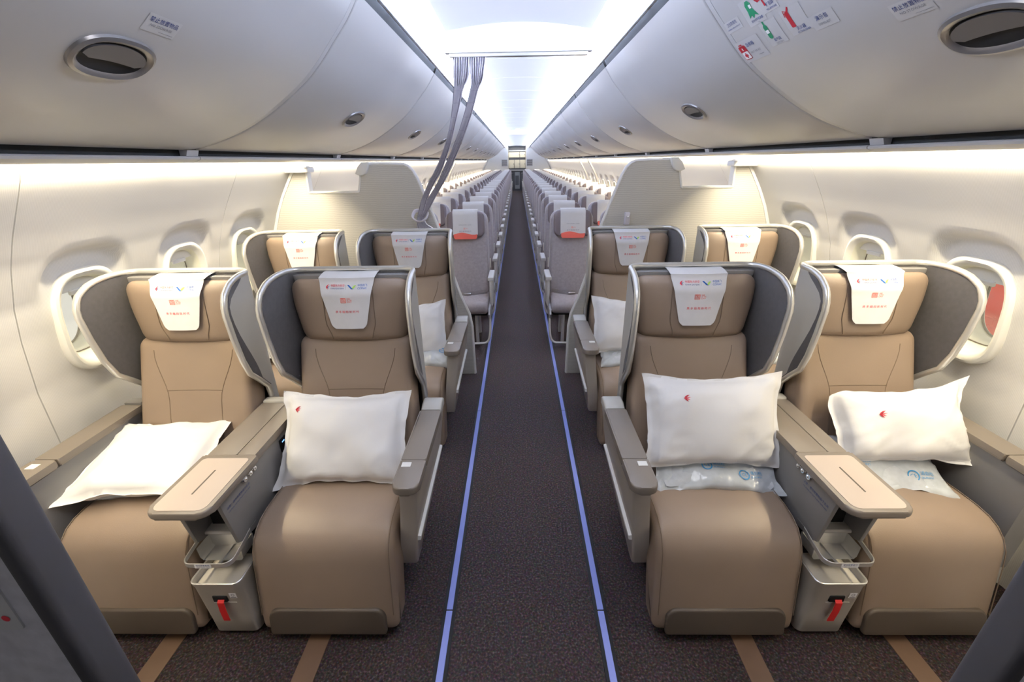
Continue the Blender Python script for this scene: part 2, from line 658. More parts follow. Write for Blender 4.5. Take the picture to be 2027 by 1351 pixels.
# ------------------------------------------------------------------ setting: floor
WALL = [(-0.05, 1.58), (0.0, 1.60), (0.15, 1.70), (0.40, 1.785), (0.55, 1.80), (0.80, 1.79), (1.0, 1.757), (1.12, 1.727), (1.26, 1.672), (1.36, 1.62), (1.43, 1.577), (1.52, 1.520), (1.57, 1.496), (1.62, 1.488), (1.70, 1.48)]
bm = bmesh.new()
box(bm, -1.95, 1.95, Y_FRONT, 27.0, -0.05, 0.0)
struct(finish('floor', bm, CARPET, smooth=False), 'dark brown speckled carpet floor of the cabin')
k = 0
for s, nm in ((-1, 'curtain side'), (1, 'far side from the curtain')):
    k += 1
    t = sempty('trim_%d' % k, 'lavender blue path marking strip along the aisle on the %s' % nm)
    bm = bmesh.new(); box(bm, s * 0.284 - 0.024, s * 0.284 + 0.024, Y_FRONT, 23.6, 0.0, 0.004, 0.001, 1)
    finish('strip_track', bm, BLACK, t, smooth=False)
    for j in range(18):
        y0 = -1.7 + j * 1.4
        bm = bmesh.new(); box(bm, s * 0.284 - 0.0115, s * 0.284 + 0.0115, y0, y0 + 1.395, 0.003, 0.0065, 0.001, 1)
        finish('glow_strip', bm, GLOW, t, smooth=False)
for x in (-1.26, -0.735, 0.765, 1.30):
    k += 1
    bm = bmesh.new(); box(bm, x - 0.037, x + 0.037, Y_FRONT, 23.5, 0.0, 0.003, 0.001, 1)
    struct(finish('trim_%d' % k, bm, TRACK, smooth=False), 'brown cover strip over the seat track in the carpet')

# ------------------------------------------------------------------ setting: side walls with windows
WP = 0.545
W0 = {-1: 1.64, 1: 1.62}
PANEL = 2 * WP


def wall_x(z):
    return interp(z, WALL)


def wall_surf(y, z, wys):
    x = wall_x(z)
    for wy in wys:
        hw = 0.178
        top = 1.292
        dy = abs(y - wy)
        if dy < 0.24:
            # arch outline: distance inside
            zz = top - 0.10 * (1 - math.sqrt(max(0, 1 - min(1, (dy / hw)) ** 2.6)))
            m = sstep(-0.008, 0.034, zz - z) * sstep(-0.030, 0.045, hw - dy)
            xw = 1.752 + (1.0 - z) * 0.12
            if xw > x:
                x = x + (xw - x) * m
    return x


def make_panel(s):
    bm = bmesh.new()
    L = PANEL
    wys = (WP * 0.5, WP * 1.5)
    zs = [-0.04, 0.1, 0.2, 0.3, 0.42, 0.55, 0.65, 0.72] + [0.76 + 0.018 * i for i in range(32)] + [1.345, 1.37, 1.40, 1.43, 1.47, 1.50, 1.53, 1.56, 1.59, 1.62, 1.66, 1.70]
    ny = 66
    g = 0.0022
    vs = []
    for i in range(ny + 1):
        y = g + (L - 2 * g) * i / ny
        vs.append([bm.verts.new((s * wall_surf(y, z, wys), y, z)) for z in zs])
    for i in range(ny):
        for j in range(len(zs) - 1):
            yc = g + (L - 2 * g) * (i + .5) / ny
            zc = (zs[j] + zs[j + 1]) / 2
            hole = False
            for wy in wys:
                if (abs(yc - wy) / 0.135) ** 3.2 + (abs(zc - 1.0) / 0.185) ** 3.2 < 1:
                    hole = True
            if not hole:
                bm.faces.new((vs[i][j], vs[i + 1][j], vs[i + 1][j + 1], vs[i][j + 1]))
    # returned edges so the joint reads as a recess
    for e in (0, ny):
        dv = [bm.verts.new((v.co.x + s * 0.012, v.co.y, v.co.z)) for v in vs[e]]
        for j in range(len(zs) - 1):
            bm.faces.new((vs[e][j], vs[e][j + 1], dv[j + 1], dv[j]))
    loose = [v for v in bm.verts if not v.link_faces]
    bmesh.ops.delete(bm, geom=loose, context='VERTS')
    return bm


def se_ring(hy, hz, p, x, n=40):
    out = []
    for k in range(n):
        a = 2 * PI * k / n
        c, sn = math.cos(a), math.sin(a)
        out.append((x, hy * math.copysign(abs(c) ** (2 / p), c), hz * math.copysign(abs(sn) ** (2 / p), sn)))
    return out


def make_window(s):
    w = sempty('window', 'window')
    bm = bmesh.new()
    spec = [(0.150, 0.206, 0.06), (0.153, 0.209, 0.004), (0.153, 0.209, -0.006), (0.148, 0.204, -0.015), (0.139, 0.194, -0.018), (0.129, 0.182, -0.013), (0.121, 0.171, 0.004)]
    loft(bm, [se_ring(a, b, 3.0, s * x) for a, b, x in spec])
    finish('bezel', bm, BEZEL, w)
    bm = bmesh.new()
    loft(bm, [se_ring(a, b, 3.0, s * x) for a, b, x in [(0.121, 0.171, 0.004), (0.113, 0.158, 0.045), (0.110, 0.152, 0.075), (0.128, 0.172, 0.085), (0.125, 0.168, 0.20)]])
    finish('reveal', bm, REVEAL, w)
    bm = bmesh.new()
    loft(bm, [se_ring(0.109, 0.151, 3.0, s * 0.074), se_ring(0.109, 0.151, 3.0, s * 0.077)], True, True, True)
    finish('inner_pane', bm, GLASS, w)
    bm = bmesh.new()
    tube(bm, se_ring(0.106, 0.148, 3.0, s * 0.072), 0.0022, 5, True)
    finish('gasket', bm, GASKET, w)
    bm = bmesh.new()
    tube(bm, se_ring(0.122, 0.165, 3.0, s * 0.19), 0.004, 5, True)
    finish('outer_gasket', bm, GASKET, w)
    # raised blind with its grip
    bm = bmesh.new()
    ring = [p for p in se_ring(0.118, 0.165, 3.0, 0) if p[2] > 0.098]
    ring.sort(key=lambda p: p[1])
    prism(bm, [(p[1], p[2]) for p in ring], s * 0.030, s * 0.036, 'x')
    sh = finish('blind', bm, BEZEL, w)
    bm = bmesh.new()
    rbox(bm, (0.006, 0.045, 0.010), 0.0055, (1, 4, 1), off=(s * 0.027, 0, 0.112))
    finish('grip', bm, WHITE, sh)
    return w


nw = 0
for s in (-1, 1):
    wall = sempty('wall_left' if s < 0 else 'wall_right', 'cream woven side wall lining %s' % ('on the curtain side' if s < 0 else 'across the aisle from the curtain'))
    y = W0[s] - WP * 0.5 - PANEL * 3
    pm = None
    for j in range(26):
        if y > 24:
            break
        if pm is None:
            pm = finish('wall_panel', make_panel(s), WALLM, wall, (0, y, 0), angle=50)
        else:
            copy_obj(pm, wall, (0, y, 0))
        y += PANEL
    w0 = None
    for j in range(-4, 41):
        yw = W0[s] + WP * j
        if yw < Y_FRONT or yw > 23.5:
            continue
        nw += 1
        lab = 'cabin window number %d counted aft from the first seat row %s' % (j + 1, 'on the curtain side' if s < 0 else 'opposite the curtain') if j >= 0 else 'cabin window in the entry area %d ahead of the first seat row %s' % (-j, 'on the curtain side' if s < 0 else 'opposite the curtain')
        loc = (s * 1.750, yw, 1.0)
        if w0 is None:
            w0 = make_window(s)
            w0.location = loc
            w0.rotation_euler = (0, -s * 0.1194, 0)
            o = w0
        else:
            o = copy_tree(w0, None, loc)
        o.name = 'window_%d' % nw
        o['label'] = lab

# unseen fuselage crown above the bins, put in to stop outside light leaking in
bm = bmesh.new()
arc = [(1.50, 1.70), (1.35, 1.80), (1.30, 2.0), (1.1, 2.25), (0.7, 2.46), (0.0, 2.55)]
arc = arc + [(-x, z) for x, z in reversed(arc[:-1])]
loft(bm, [[(x, y, z) for x, z in arc] for y in (Y_FRONT, 27.0)], False)
struct(finish('ceiling_crown', bm, COVE), 'hidden crown shell above the overhead bins, keeping daylight out')
bm = bmesh.new()
box(bm, -1.85, 1.85, Y_FRONT - 0.05, Y_FRONT, 0, 2.6)
struct(finish('wall_front', bm, SIDEG, smooth=False), 'warm grey forward wall behind the entry area')

# ------------------------------------------------------------------ ceiling
ceil = sempty('ceiling', 'bright white vaulted ceiling panels over the aisle')
HEAD_Y = 2.95


def ceil_z(x, vault):
    return 2.290 - vault * (x / 0.42) ** 2


def ceil_panel(y0, y1, vault=0.025):
    bm = bmesh.new()
    grid(bm, lambda u, v: (-0.41 + 0.82 * u, y0 + (y1 - y0) * v, ceil_z(-0.41 + 0.82 * u, vault)), 14, 2, 0.012)
    return bm


y = Y_FRONT
ys = []
while y < HEAD_Y - 0.3:
    ys.append((y, min(y + 1.6, HEAD_Y - 0.06)))
    y += 1.6
for (a, b) in ys:
    finish('ceiling_panel', ceil_panel(a, b - 0.006, 0.040), CEIL, ceil)
pm = finish('ceiling_panel', ceil_panel(0, 0.794, 0.022), CEIL, ceil, (0, HEAD_Y + 0.06, 0))
for j in range(1, 27):
    copy_obj(pm, ceil, (0, HEAD_Y + 0.06 + 0.8 * j, 0))
for s in (-1, 1):
    bm = bmesh.new()
    prof = [(0.605, 2.165), (0.60, 2.175), (0.59, 2.195), (0.565, 2.225), (0.53, 2.26), (0.48, 2.285), (0.40, 2.295), (0.36, 2.295)]
    prof[0] = (0.585, 2.160)
    loft(bm, [[(s * x, yy, z) for x, z in [(0.572, 2.184), (0.572, 2.190), (0.612, 2.188), (0.614, 2.205), (0.602, 2.228), (0.575, 2.248), (0.53, 2.264), (0.47, 2.272), (0.38, 2.274)]] for yy in (Y_FRONT, 24.4)], False)
    finish('cove_lining', bm, COVE, ceil)

# header over the class divider with the curtain rail
hd = sempty('trim_7', 'white transverse header panel over the class divider with its curtain rail')
bm = bmesh.new()
n = 16
loft(bm, [[(-0.43 + 0.86 * i / n, y0, z0 if z0 else ceil_z(-0.43 + 0.86 * i / n, 0.04) + 0.01) for i in range(n + 1)] for (y0, z0) in ((HEAD_Y - 0.06, None), (HEAD_Y - 0.03, 2.20), (HEAD_Y, 2.150), (HEAD_Y + 0.05, 2.150), (HEAD_Y + 0.06, 2.26))], False)
finish('header_panel', bm, CEIL, hd)
bm = bmesh.new(); box(bm, -0.405, 0.405, HEAD_Y + 0.005, HEAD_Y + 0.04, 2.130, 2.150, 0.003, 2)
finish('curtain_rail', bm, ALU, hd)

# ------------------------------------------------------------------ overhead bins
BP = smooth_path([(x, z, 0) for x, z in [(.600, 2.150), (.655, 2.072), (.72, 2.0), (.79, 1.925), (.87, 1.856), (1.012, 1.763), (1.139, 1.699), (1.27, 1.653), (1.380, 1.626)]], 4)
BP = [(p.x, p.y) for p in BP]
_acc = [0.0]
for a, b in zip(BP[:-1], BP[1:]):
    _acc.append(_acc[-1] + math.dist(a, b))
BL = _acc[-1]


def binp(d):
    """point and outward (down/inboard) normal at arc distance d from the top edge"""
    d = max(0.0, min(BL - 1e-6, d))
    for i in range(len(BP) - 1):
        if d <= _acc[i + 1]:
            t = (d - _acc[i]) / (_acc[i + 1] - _acc[i])
            a, b = BP[i], BP[i + 1]
            tx, tz = b[0] - a[0], b[1] - a[1]
            l = math.hypot(tx, tz)
            return a[0] + tx * t, a[1] + tz * t, tz / l, -tx / l
    return BP[-1][0], BP[-1][1], 0, -1


def bin_pt(s, y, d, off=0.0):
    x, z, nx, nz = binp(d)
    return (s * (x + nx * off), y, z + nz * off)


BINL = 1.6
DOORL = 1.562


def bin_dist(z):
    """arc distance where the door reaches height z"""
    lo, hi = 0.0, BL
    for _ in range(40):
        m = (lo + hi) / 2
        if binp(m)[1] > z:
            lo = m
        else:
            hi = m
    return lo


def make_bin(s):
    t = thing('overhead_bin', 'overhead bin', 'overhead bin')
    bm = bmesh.new()
    nd = 30

    def sec(y, off0, off1):
        out = [bin_pt(s, y, BL * i / nd, off0) for i in range(nd + 1)]
        back = [bin_pt(s, y, BL * i / nd, off1) for i in range(nd, -1, -1)]
        return out + back
    h = DOORL / 2
    o_ = -0.0175
    loft(bm, [sec(o_ - h, -0.006, -0.02), sec(o_ - h + 0.002, -0.002, -0.02), sec(o_ - h + 0.006, 0, -0.02), sec(o_ + h - 0.006, 0, -0.02), sec(o_ + h - 0.002, -0.002, -0.02), sec(o_ + h, -0.006, -0.02)], True, True, True)
    finish('door', bm, BIN, t)
    # fixed divider strip between neighbouring doors
    bm = bmesh.new()
    loft(bm, [[bin_pt(s, y, BL * i / nd, -0.004) for i in range(nd + 1)] for y in (o_ + h + 0.0045, o_ + h + 0.0330)], False)
    finish('divider_strip', bm, BIN, t)
    # passenger service strip under the door
    bm = bmesh.new()
    pr = [(1.372, 1.602), (1.368, 1.597), (1.371, 1.590), (1.388, 1.583), (1.41, 1.578), (1.432, 1.577), (1.436, 1.582), (1.436, 1.606)]
    loft(bm, [[(s * x, y, z) for x, z in pr] for y in (-0.797, 0.797)], True, True, True)
    finish('service_strip', bm, BIN, t)
    bm = bmesh.new()
    prism(bm, [(s * 1.375, 1.603), (s * 1.365, 1.626), (s * 1.40, 1.63), (s * 1.40, 1.603)], h - 0.055, h + 0.015, 'y')
    finish('groove_bridge', bm, BIN, t)
    bm = bmesh.new()
    box(bm, min(s * 1.405, s * 1.42), max(s * 1.405, s * 1.42), -0.799, 0.799, 1.60, 1.66)
    finish('groove_back', bm, DARK, t, smooth=False)
    # top edge dark gap strip
    bm = bmesh.new()
    prism(bm, [(s * .603, 2.153), (s * .586, 2.184), (s * .618, 2.186), (s * .625, 2.155)], o_ - h + 0.01, o_ + h - 0.01, 'y')
    finish('gap_strip', bm, DARK, t)
    # latch: oval bezel ring, recessed bowl and paddle
    d0 = bin_dist(1.800)
    cy = o_

    def ov(a, b, off, n=36):
        out = []
        for k in range(n):
            an = 2 * PI * k / n
            c, sn = math.cos(an), math.sin(an)
            u = a * math.copysign(abs(c) ** 0.86, c)
            v = b * math.copysign(abs(sn) ** 0.86, sn)
            out.append(bin_pt(s, cy + u, d0 + v, off))
        return out
    bm = bmesh.new()
    loft(bm, [ov(.108, .068, -0.001), ov(.106, .066, 0.006), ov(.098, .058, 0.009), ov(.090, .051, 0.006), ov(.086, .047, 0.0015)])
    bz = finish('latch_bezel', bm, LATCH, t)
    bm = bmesh.new()
    loft(bm, [ov(.086, .047, 0.0015), ov(.0855, .0465, 0.0012)], True, False, True)
    finish('latch_recess', bm, BLACK, t)
    bm = bmesh.new()
    pts = []
    n = 20
    for k in range(n + 1):
        an = PI * k / n
        pts.append((.082 * math.cos(an), -.043 * abs(math.sin(an)) ** 0.9))
    low = [(-.082 + .164 * k / 8, 0.012 - 0.006 * math.sin(PI * k / 8)) for k in range(1, 8)]
    poly = pts + low
    a = [bm.verts.new(bin_pt(s, cy + u, d0 + v, 0.0055)) for u, v in poly]
    b = [bm.verts.new(bin_pt(s, cy + u, d0 + v, 0.001)) for u, v in poly]
    bm.faces.new(a)
    for i in range(len(poly)):
        j = (i + 1) % len(poly)
        bm.faces.new((a[i], a[j], b[j], b[i]))
    finish('latch_paddle', bm, LATCHP, t)
    return t


ORD = ['first', 'second', 'third', 'fourth', 'fifth', 'sixth', 'seventh', 'eighth', 'ninth', 'tenth', 'eleventh', 'twelfth', 'thirteenth', 'fourteenth', 'fifteenth', 'sixteenth', 'seventeenth', 'eighteenth', 'nineteenth', 'twentieth', 'twenty-first', 'twenty-second', 'twenty-third', 'twenty-fourth', 'twenty-fifth', 'twenty-sixth']
SIDE = {-1: 'on the curtain side', 1: 'opposite the curtain'}
BINY = {-1: 1.985, 1: 1.875}
bins = {}
for s in (-1, 1):
    b0 = None
    for j in range(-2, 13):
        yc = BINY[s] + BINL * j - BINL / 2 + BINL * 0
        if yc < Y_FRONT:
            continue
        if b0 is None:
            b0 = make_bin(s)
            b0.location = (0, yc, 0)
            o = b0
        else:
            o = copy_tree(b0, None, (0, yc, 0))
        if j >= 0:
            o['label'] = 'white overhead bin with oval latch, %s above the seats %s' % (ORD[j], SIDE[s])
        else:
            o['label'] = 'white curved overhead bin %s, %s ahead of the first seat row' % (SIDE[s], 'next' if j == -1 else 'farther')
        o['group'] = 'overhead bins'
        bins[(s, j)] = o

# placards printed on the first bins: u runs along the reading direction, v upwards


def bin_decal(s, yc, zc, off=0.0012, tilt=0.0):
    d0 = bin_dist(zc)
    sg = -s  # reading direction seen from the aisle

    def fn(u, v, extra=0.0):
        return bin_pt(s, yc + sg * u, d0 - v, off + extra)
    return Decal(fn)


for s, zc in ((-1, 1.871), (1, 1.866)):
    b = bins[(s, 0)]
    y0 = (1.215 if s < 0 else 1.165) - b.location.y
    bm = bmesh.new()
    d0 = bin_dist(zc)
    grid(bm, lambda u, v: bin_pt(s, y0 - 0.05 + 0.10 * u, d0 - 0.024 + 0.048 * v, 0.0006), 4, 3)
    pl = finish('placard', bm, LABELM, b)
    pl['label'] = 'small no-stowage placard above the latch'
    dc = bin_decal(s, y0, zc)
    dc.text('禁止放置物品', 0, 0.010, 0.0145, I_NAVY, 'CENTER')
    dc.text('NO STOWAGE', 0, -0.005, 0.010, I_GREY, 'CENTER')
    dc.rect(0.0, 0.045, -0.0175, -0.0165, I_GREY)
    dc.done('lettering', pl)

b = bins[(1, 0)]
by = b.location.y
S = 1


def sticker(y, z, w, h):
    bm = bmesh.new()
    d0 = bin_dist(z)
    grid(bm, lambda u, v: bin_pt(S, y - by - w / 2 + w * u, d0 - h / 2 + h * v, 0.0006), 4, 3)
    o = finish('placard', bm, LABELM, b)
    return o, bin_decal(S, y - by, z, 0.0014)


# first aid kit
o, d = sticker(1.775, 1.912, 0.15, 0.085)
o['label'] = 'first aid kit placard with a red and white case'
x, yy = -0.045, 0.0
d.poly([(x + a, yy + c) for a, c in rrect(-.022, .022, -.030, .026, .006)], I_DRED)
d.fn = (lambda f: (lambda u, v: f(u, v, 0.0004)))(d.fn)
d.poly([(x + a, yy + c) for a, c in rrect(-.0195, .0195, -.0275, .002, .004)], I_WHITE)
d.fn0 = d.fn
d.fn = (lambda f: (lambda u, v: bin_pt(S, 1.775 - by - u, bin_dist(1.912) - v, 0.0024)))(None)
d.rect(x - .004, x + .004, yy - .023, yy - .003, I_DRED)
d.rect(x - .010, x + .010, yy - .017, yy - .009, I_DRED)
d.rect(x - .003, x + .003, yy + .008, yy + .018, I_WHITE)
d.rect(x - .011, x + .011, yy + .0285, yy + .0325, I_DRED)
d.text('急救箱', -0.012, 0.020, 0.0165, I_NAVY)
d.text('FIRST AID KIT', -0.012, -0.010, 0.0105, I_GREY)
d.rect(0.025, 0.055, -0.0275, -0.0255, I_GREY)
d.done('lettering', o)
# precaution kit
o, d = sticker(1.79, 1.985, 0.10, 0.04)
o['label'] = 'precaution kit placard in plain lettering'
d.text('卫生防疫包', 0, 0.008, 0.0135, I_NAVY, 'CENTER')
d.text('UNIVERSAL PRECAUTION KIT', 0, -0.008, 0.0066, I_NAVY, 'CENTER')
d.done('lettering', o)
# smoke hood
o, d = sticker(1.655, 1.99, 0.10, 0.085)
o['label'] = 'green breathing hood placard'
d.poly([(-.026, -.018), (-.020, .004), (-.020, .024), (-.010, .036), (.004, .036), (.012, .026), (.010, .008), (.016, -.004), (.026, -.020), (.008, -.012), (-.006, -.022), (-.010, -.010)], I_DGREEN)
d.fn = lambda u, v: bin_pt(S, 1.655 - by - u, bin_dist(1.99) - v, 0.0020)
d.rect(-.002, .010, .010, .022, I_WHITE)
d.text('防护式呼吸装置', .006, -.029, 0.0095, I_NAVY, 'CENTER')
d.text('P.B.E.', .008, -.038, 0.006, I_GREY, 'CENTER')
d.done('lettering', o)
# megaphone
o, d = sticker(1.578, 2.000, 0.10, 0.085)
o['label'] = 'red megaphone placard'
d.poly([(-.036, .036), (-.010, .026), (-.004, .012), (-.014, .002), (-.030, .000), (-.040, .010)], I_DRED)
d.poly([(-.010, .002), (-.002, -.002), (.000, -.020), (-.008, -.020)], I_DRED)
d.poly([(-.008, .014), (.022, .022), (.024, .018), (-.006, .010)], I_DRED)
d.poly([(.020, .032), (.025, .034), (.027, .014), (.022, .012)], I_DRED)
d.text('扩音器', .018, -.020, 0.013, I_NAVY, 'CENTER')
d.text('MEGAPHONE', .018, -.034, 0.0085, I_NAVY, 'CENTER')
d.done('lettering', o)
# oxygen bottle
o, d = sticker(1.62, 1.925, 0.09, 0.085)
o['label'] = 'green oxygen bottle placard'
d.poly([(-.018 + a, .012 + c) for a, c in rrect(-.010, .010, -.028, .022, .009)], I_DGREEN)
d.poly([(-.018 + a, .040 + c) for a, c in rrect(-.004, .004, -.008, .006, .002)], I_DGREEN)
d.fn = lambda u, v: bin_pt(S, 1.62 - by - u, bin_dist(1.925) - v, 0.0020)
d.rect(-.026, -.010, .004, .016, I_WHITE)
d.text('氧气瓶', .004, -.024, 0.0125, I_NAVY, 'CENTER')
d.text('OXYGEN', .006, -.036, 0.009, I_GREY, 'CENTER')
d.done('lettering', o)
# extinguisher
o, d = sticker(1.500, 1.928, 0.095, 0.085)
o['label'] = 'red fire extinguisher placard'
d.poly([(-.018 + a, .008 + c) for a, c in rrect(-.009, .009, -.026, .024, .004)], I_DRED)
d.poly([(-.028, .040), (-.016, .034), (-.004, .046), (.000, .042), (-.010, .030), (-.018, .030)], I_DRED)
d.poly([(-.030, .040), (-.027, .040), (-.030, .020), (-.033, .020)], I_DRED)
d.text('灭火器', .006, -.026, 0.0135, I_NAVY, 'CENTER')
d.text('EXTINGUISHER', .010, -.038, 0.0085, I_NAVY, 'CENTER')
d.done('lettering', o)
# demo kit
o, d = sticker(1.405, 1.905, 0.095, 0.045)
o['label'] = 'demonstration kit placard in plain lettering'
d.text('演示包', 0, 0.009, 0.0165, I_NAVY, 'CENTER')
d.text('DEMO KIT', 0, -0.009, 0.0105, I_GREY, 'CENTER')
d.done('lettering', o)

# ------------------------------------------------------------------ first class seats
Y_ROW = (1.0, 2.055)
CXA, CXW = 0.69, 1.368


def wing_front(z):
    return interp(z, [(0.30, 0.665), (0.56, 0.655), (0.68, 0.640), (0.74, 0.585), (0.79, 0.535), (0.86, 0.510), (0.96, 0.493), (1.05, 0.485), (1.09, 0.490), (1.125, 0.512), (1.15, 0.548), (1.163, 0.59), (1.168, 0.63)])


def u_path(yf, hwf=0.284, hwb=0.268, yb=0.735, r=0.07, inset=0.0, brk=None):
    """horizontal section of the shell from the -x wing tip round the back to the +x wing tip"""
    L = []
    nst = 7
    for i in range(nst + 1):
        t = i / nst
        y = yf + (yb - r - yf) * t
        if brk is not None:
            y = yf + (brk - yf) * i / 4 if i <= 4 else brk + (yb - r - brk) * (i - 4) / 3
        f = (y - 0.485) / (yb - r - 0.485)
        L.append((-(hwf + (hwb - hwf) * f - inset), y))
    for i in range(1, 7):
        a = PI / 2 * i / 6
        L.append((-(hwb - r) - (r - inset) * math.cos(a), (yb - r) + (r - inset) * math.sin(a)))
    L += [(0.0, yb - inset)]
    return L + [(-x, y) for x, y in reversed(L[:-1])]


ZS = [0.30, 0.42, 0.54, 0.62, 0.68, 0.71, 0.74, 0.765, 0.79, 0.82, 0.86, 0.91, 0.96, 1.01, 1.05, 1.08, 1.105, 1.125, 1.14, 1.152, 1.160, 1.166]


def make_shell(parent, a):
    bm = bmesh.new()
    def bound(z):
        b_ = 0.60 - 0.095 * sstep(0.72, 1.06, z) + 0.13 * sstep(1.05, 1.168, z) ** 2
        return max(wing_front(z) + 0.012, min(0.655, b_ if z > 0.66 else 0.0))
    out = [[(x, y, z) for x, y in u_path(wing_front(z), brk=min(0.66, bound(z)))] for z in ZS]
    inn = [[(x, y, z) for x, y in u_path(wing_front(z), inset=0.016)] for z in ZS]
    V = [[bm.verts.new(p) for p in r] for r in out]
    n = len(out[0])
    for i in range(len(ZS) - 1):
        for k in range(n - 1):
            f = bm.faces.new((V[i][k], V[i][k + 1], V[i + 1][k + 1], V[i + 1][k]))
            c = f.calc_center_median()
            f.material_index = 1 if (k < 4 or k >= n - 5) and c.z > 0.66 else 0
    finish('shell', bm, [SHELLG, DARKF], parent, recalc=True)
    bm = bmesh.new()
    V = [[bm.verts.new(p) for p in r] for r in inn]
    for i in range(len(ZS) - 1):
        for k in range(n - 1):
            bm.faces.new((V[i][k], V[i + 1][k], V[i + 1][k + 1], V[i][k + 1]))
    finish('wing_lining', bm, DARKF, parent, recalc=False)
    # rim: up the wing fronts and over the top
    left = [(-(abs(u_path(wing_front(z))[0][0]) - 0.008), wing_front(z) - 0.003, z) for z in ZS]
    top = [(x, y, 1.168) for x, y in u_path(wing_front(1.168), inset=0.008)][1:-1]
    right = [(-p[0], p[1], p[2]) for p in reversed(left)]
    bm = bmesh.new()
    tube(bm, left + top + right, 0.0115, 10)
    finish('rim', bm, SILVER, parent)
    # ledge closing the top between rim and headrest
    bm = bmesh.new()
    prism(bm, rrect(-0.235, 0.235, 0.682, 0.726, 0.015), 1.130, 1.152, 'z', 0.004)
    finish('top_ledge', bm, SIDEG, parent)


SEAT_PROF = [(0.60, 0.30), (0.60, 0.415), (0.55, 0.425), (0.45, 0.425), (0.35, 0.428), (0.25, 0.432), (0.18, 0.432), (0.135, 0.426), (0.10, 0.412), (0.072, 0.388), (0.055, 0.355), (0.045, 0.31), (0.034, 0.25), (0.022, 0.18), (0.010, 0.11), (0.004, 0.07), (0.004, 0.050), (0.012, 0.038), (0.04, 0.034), (0.10, 0.036), (0.13, 0.10), (0.16, 0.20), (0.20, 0.29), (0.30, 0.30), (0.45, 0.30)]
SEAT_PROF = SEAT_PROF[::-1]


def back_y(z):
    return 0.478 + (z - 0.42) * 0.34


def head_front(x, z):
    return 0.612 + (z - 0.89) * 0.10 + 0.020 * (x / 0.23) ** 2


def make_print(parent):
    def fn(u, v):
        return (u, cover_y(u, v) - 0.0032, v)
    d = Decal(fn)
    zc = 1.120
    d.swallow(-0.070, zc, 0.017)
    d.text('中国东方航空', -0.059, zc + 0.0048, 0.0094, I_RED)
    d.text('CHINA EASTERN', -0.059, zc - 0.0050, 0.0072, I_NAVY)
    d.rect(0.0012, 0.0019, zc - 0.008, zc + 0.008, I_GREY)
    d.poly([(0.007, zc + .007), (0.014, zc + .007), (0.031, zc - .0075), (0.023, zc - .0075)], I_BLUE)
    d.poly([(0.025, zc - .004), (0.032, zc - .0065), (0.042, zc + .006), (0.033, zc + .005)], I_GREEN)
    d.text('中国商飞', 0.047, zc + 0.0048, 0.0094, I_BLUE)
    d.text('COMAC', 0.047, zc - 0.0055, 0.0098, I_BLUE)
    zs = 1.070
    for (x0, x1, z0, z1) in ((-.021, .000, .008, .0095), (-.021, .000, -.0095, -.008), (-.021, -.0195, -.008, .008), (-.0015, .000, -.008, .008)):
        d.rect(x0, x1, zs + z0, zs + z1, I_CORAL)
    d.text('国', -0.0105, zs, 0.017, I_CORAL, 'CENTER')
    d.text('中国', 0.004, zs + 0.0062, 0.0065, I_CORAL)
    d.text('大飞机', 0.004, zs + 0.000, 0.0065, I_CORAL)
    d.text('C919', 0.004, zs - 0.0064, 0.0078, I_CORAL)
    d.text('携手翱翔新时代', 0, 1.024, 0.0108, I_RED, 'CENTER', 1.55)
    return d.done('lettering', parent)


def cover_y(x, z):
    zz = min(z, 1.128)
    return head_front(x, min(zz, 1.07)) - 0.012 + 0.0 - 0.004 + (0.030 * sstep(1.085, 1.150, z)) - 0.006 * math.cos((x / 0.115) * PI / 2)


_cover_bm = None


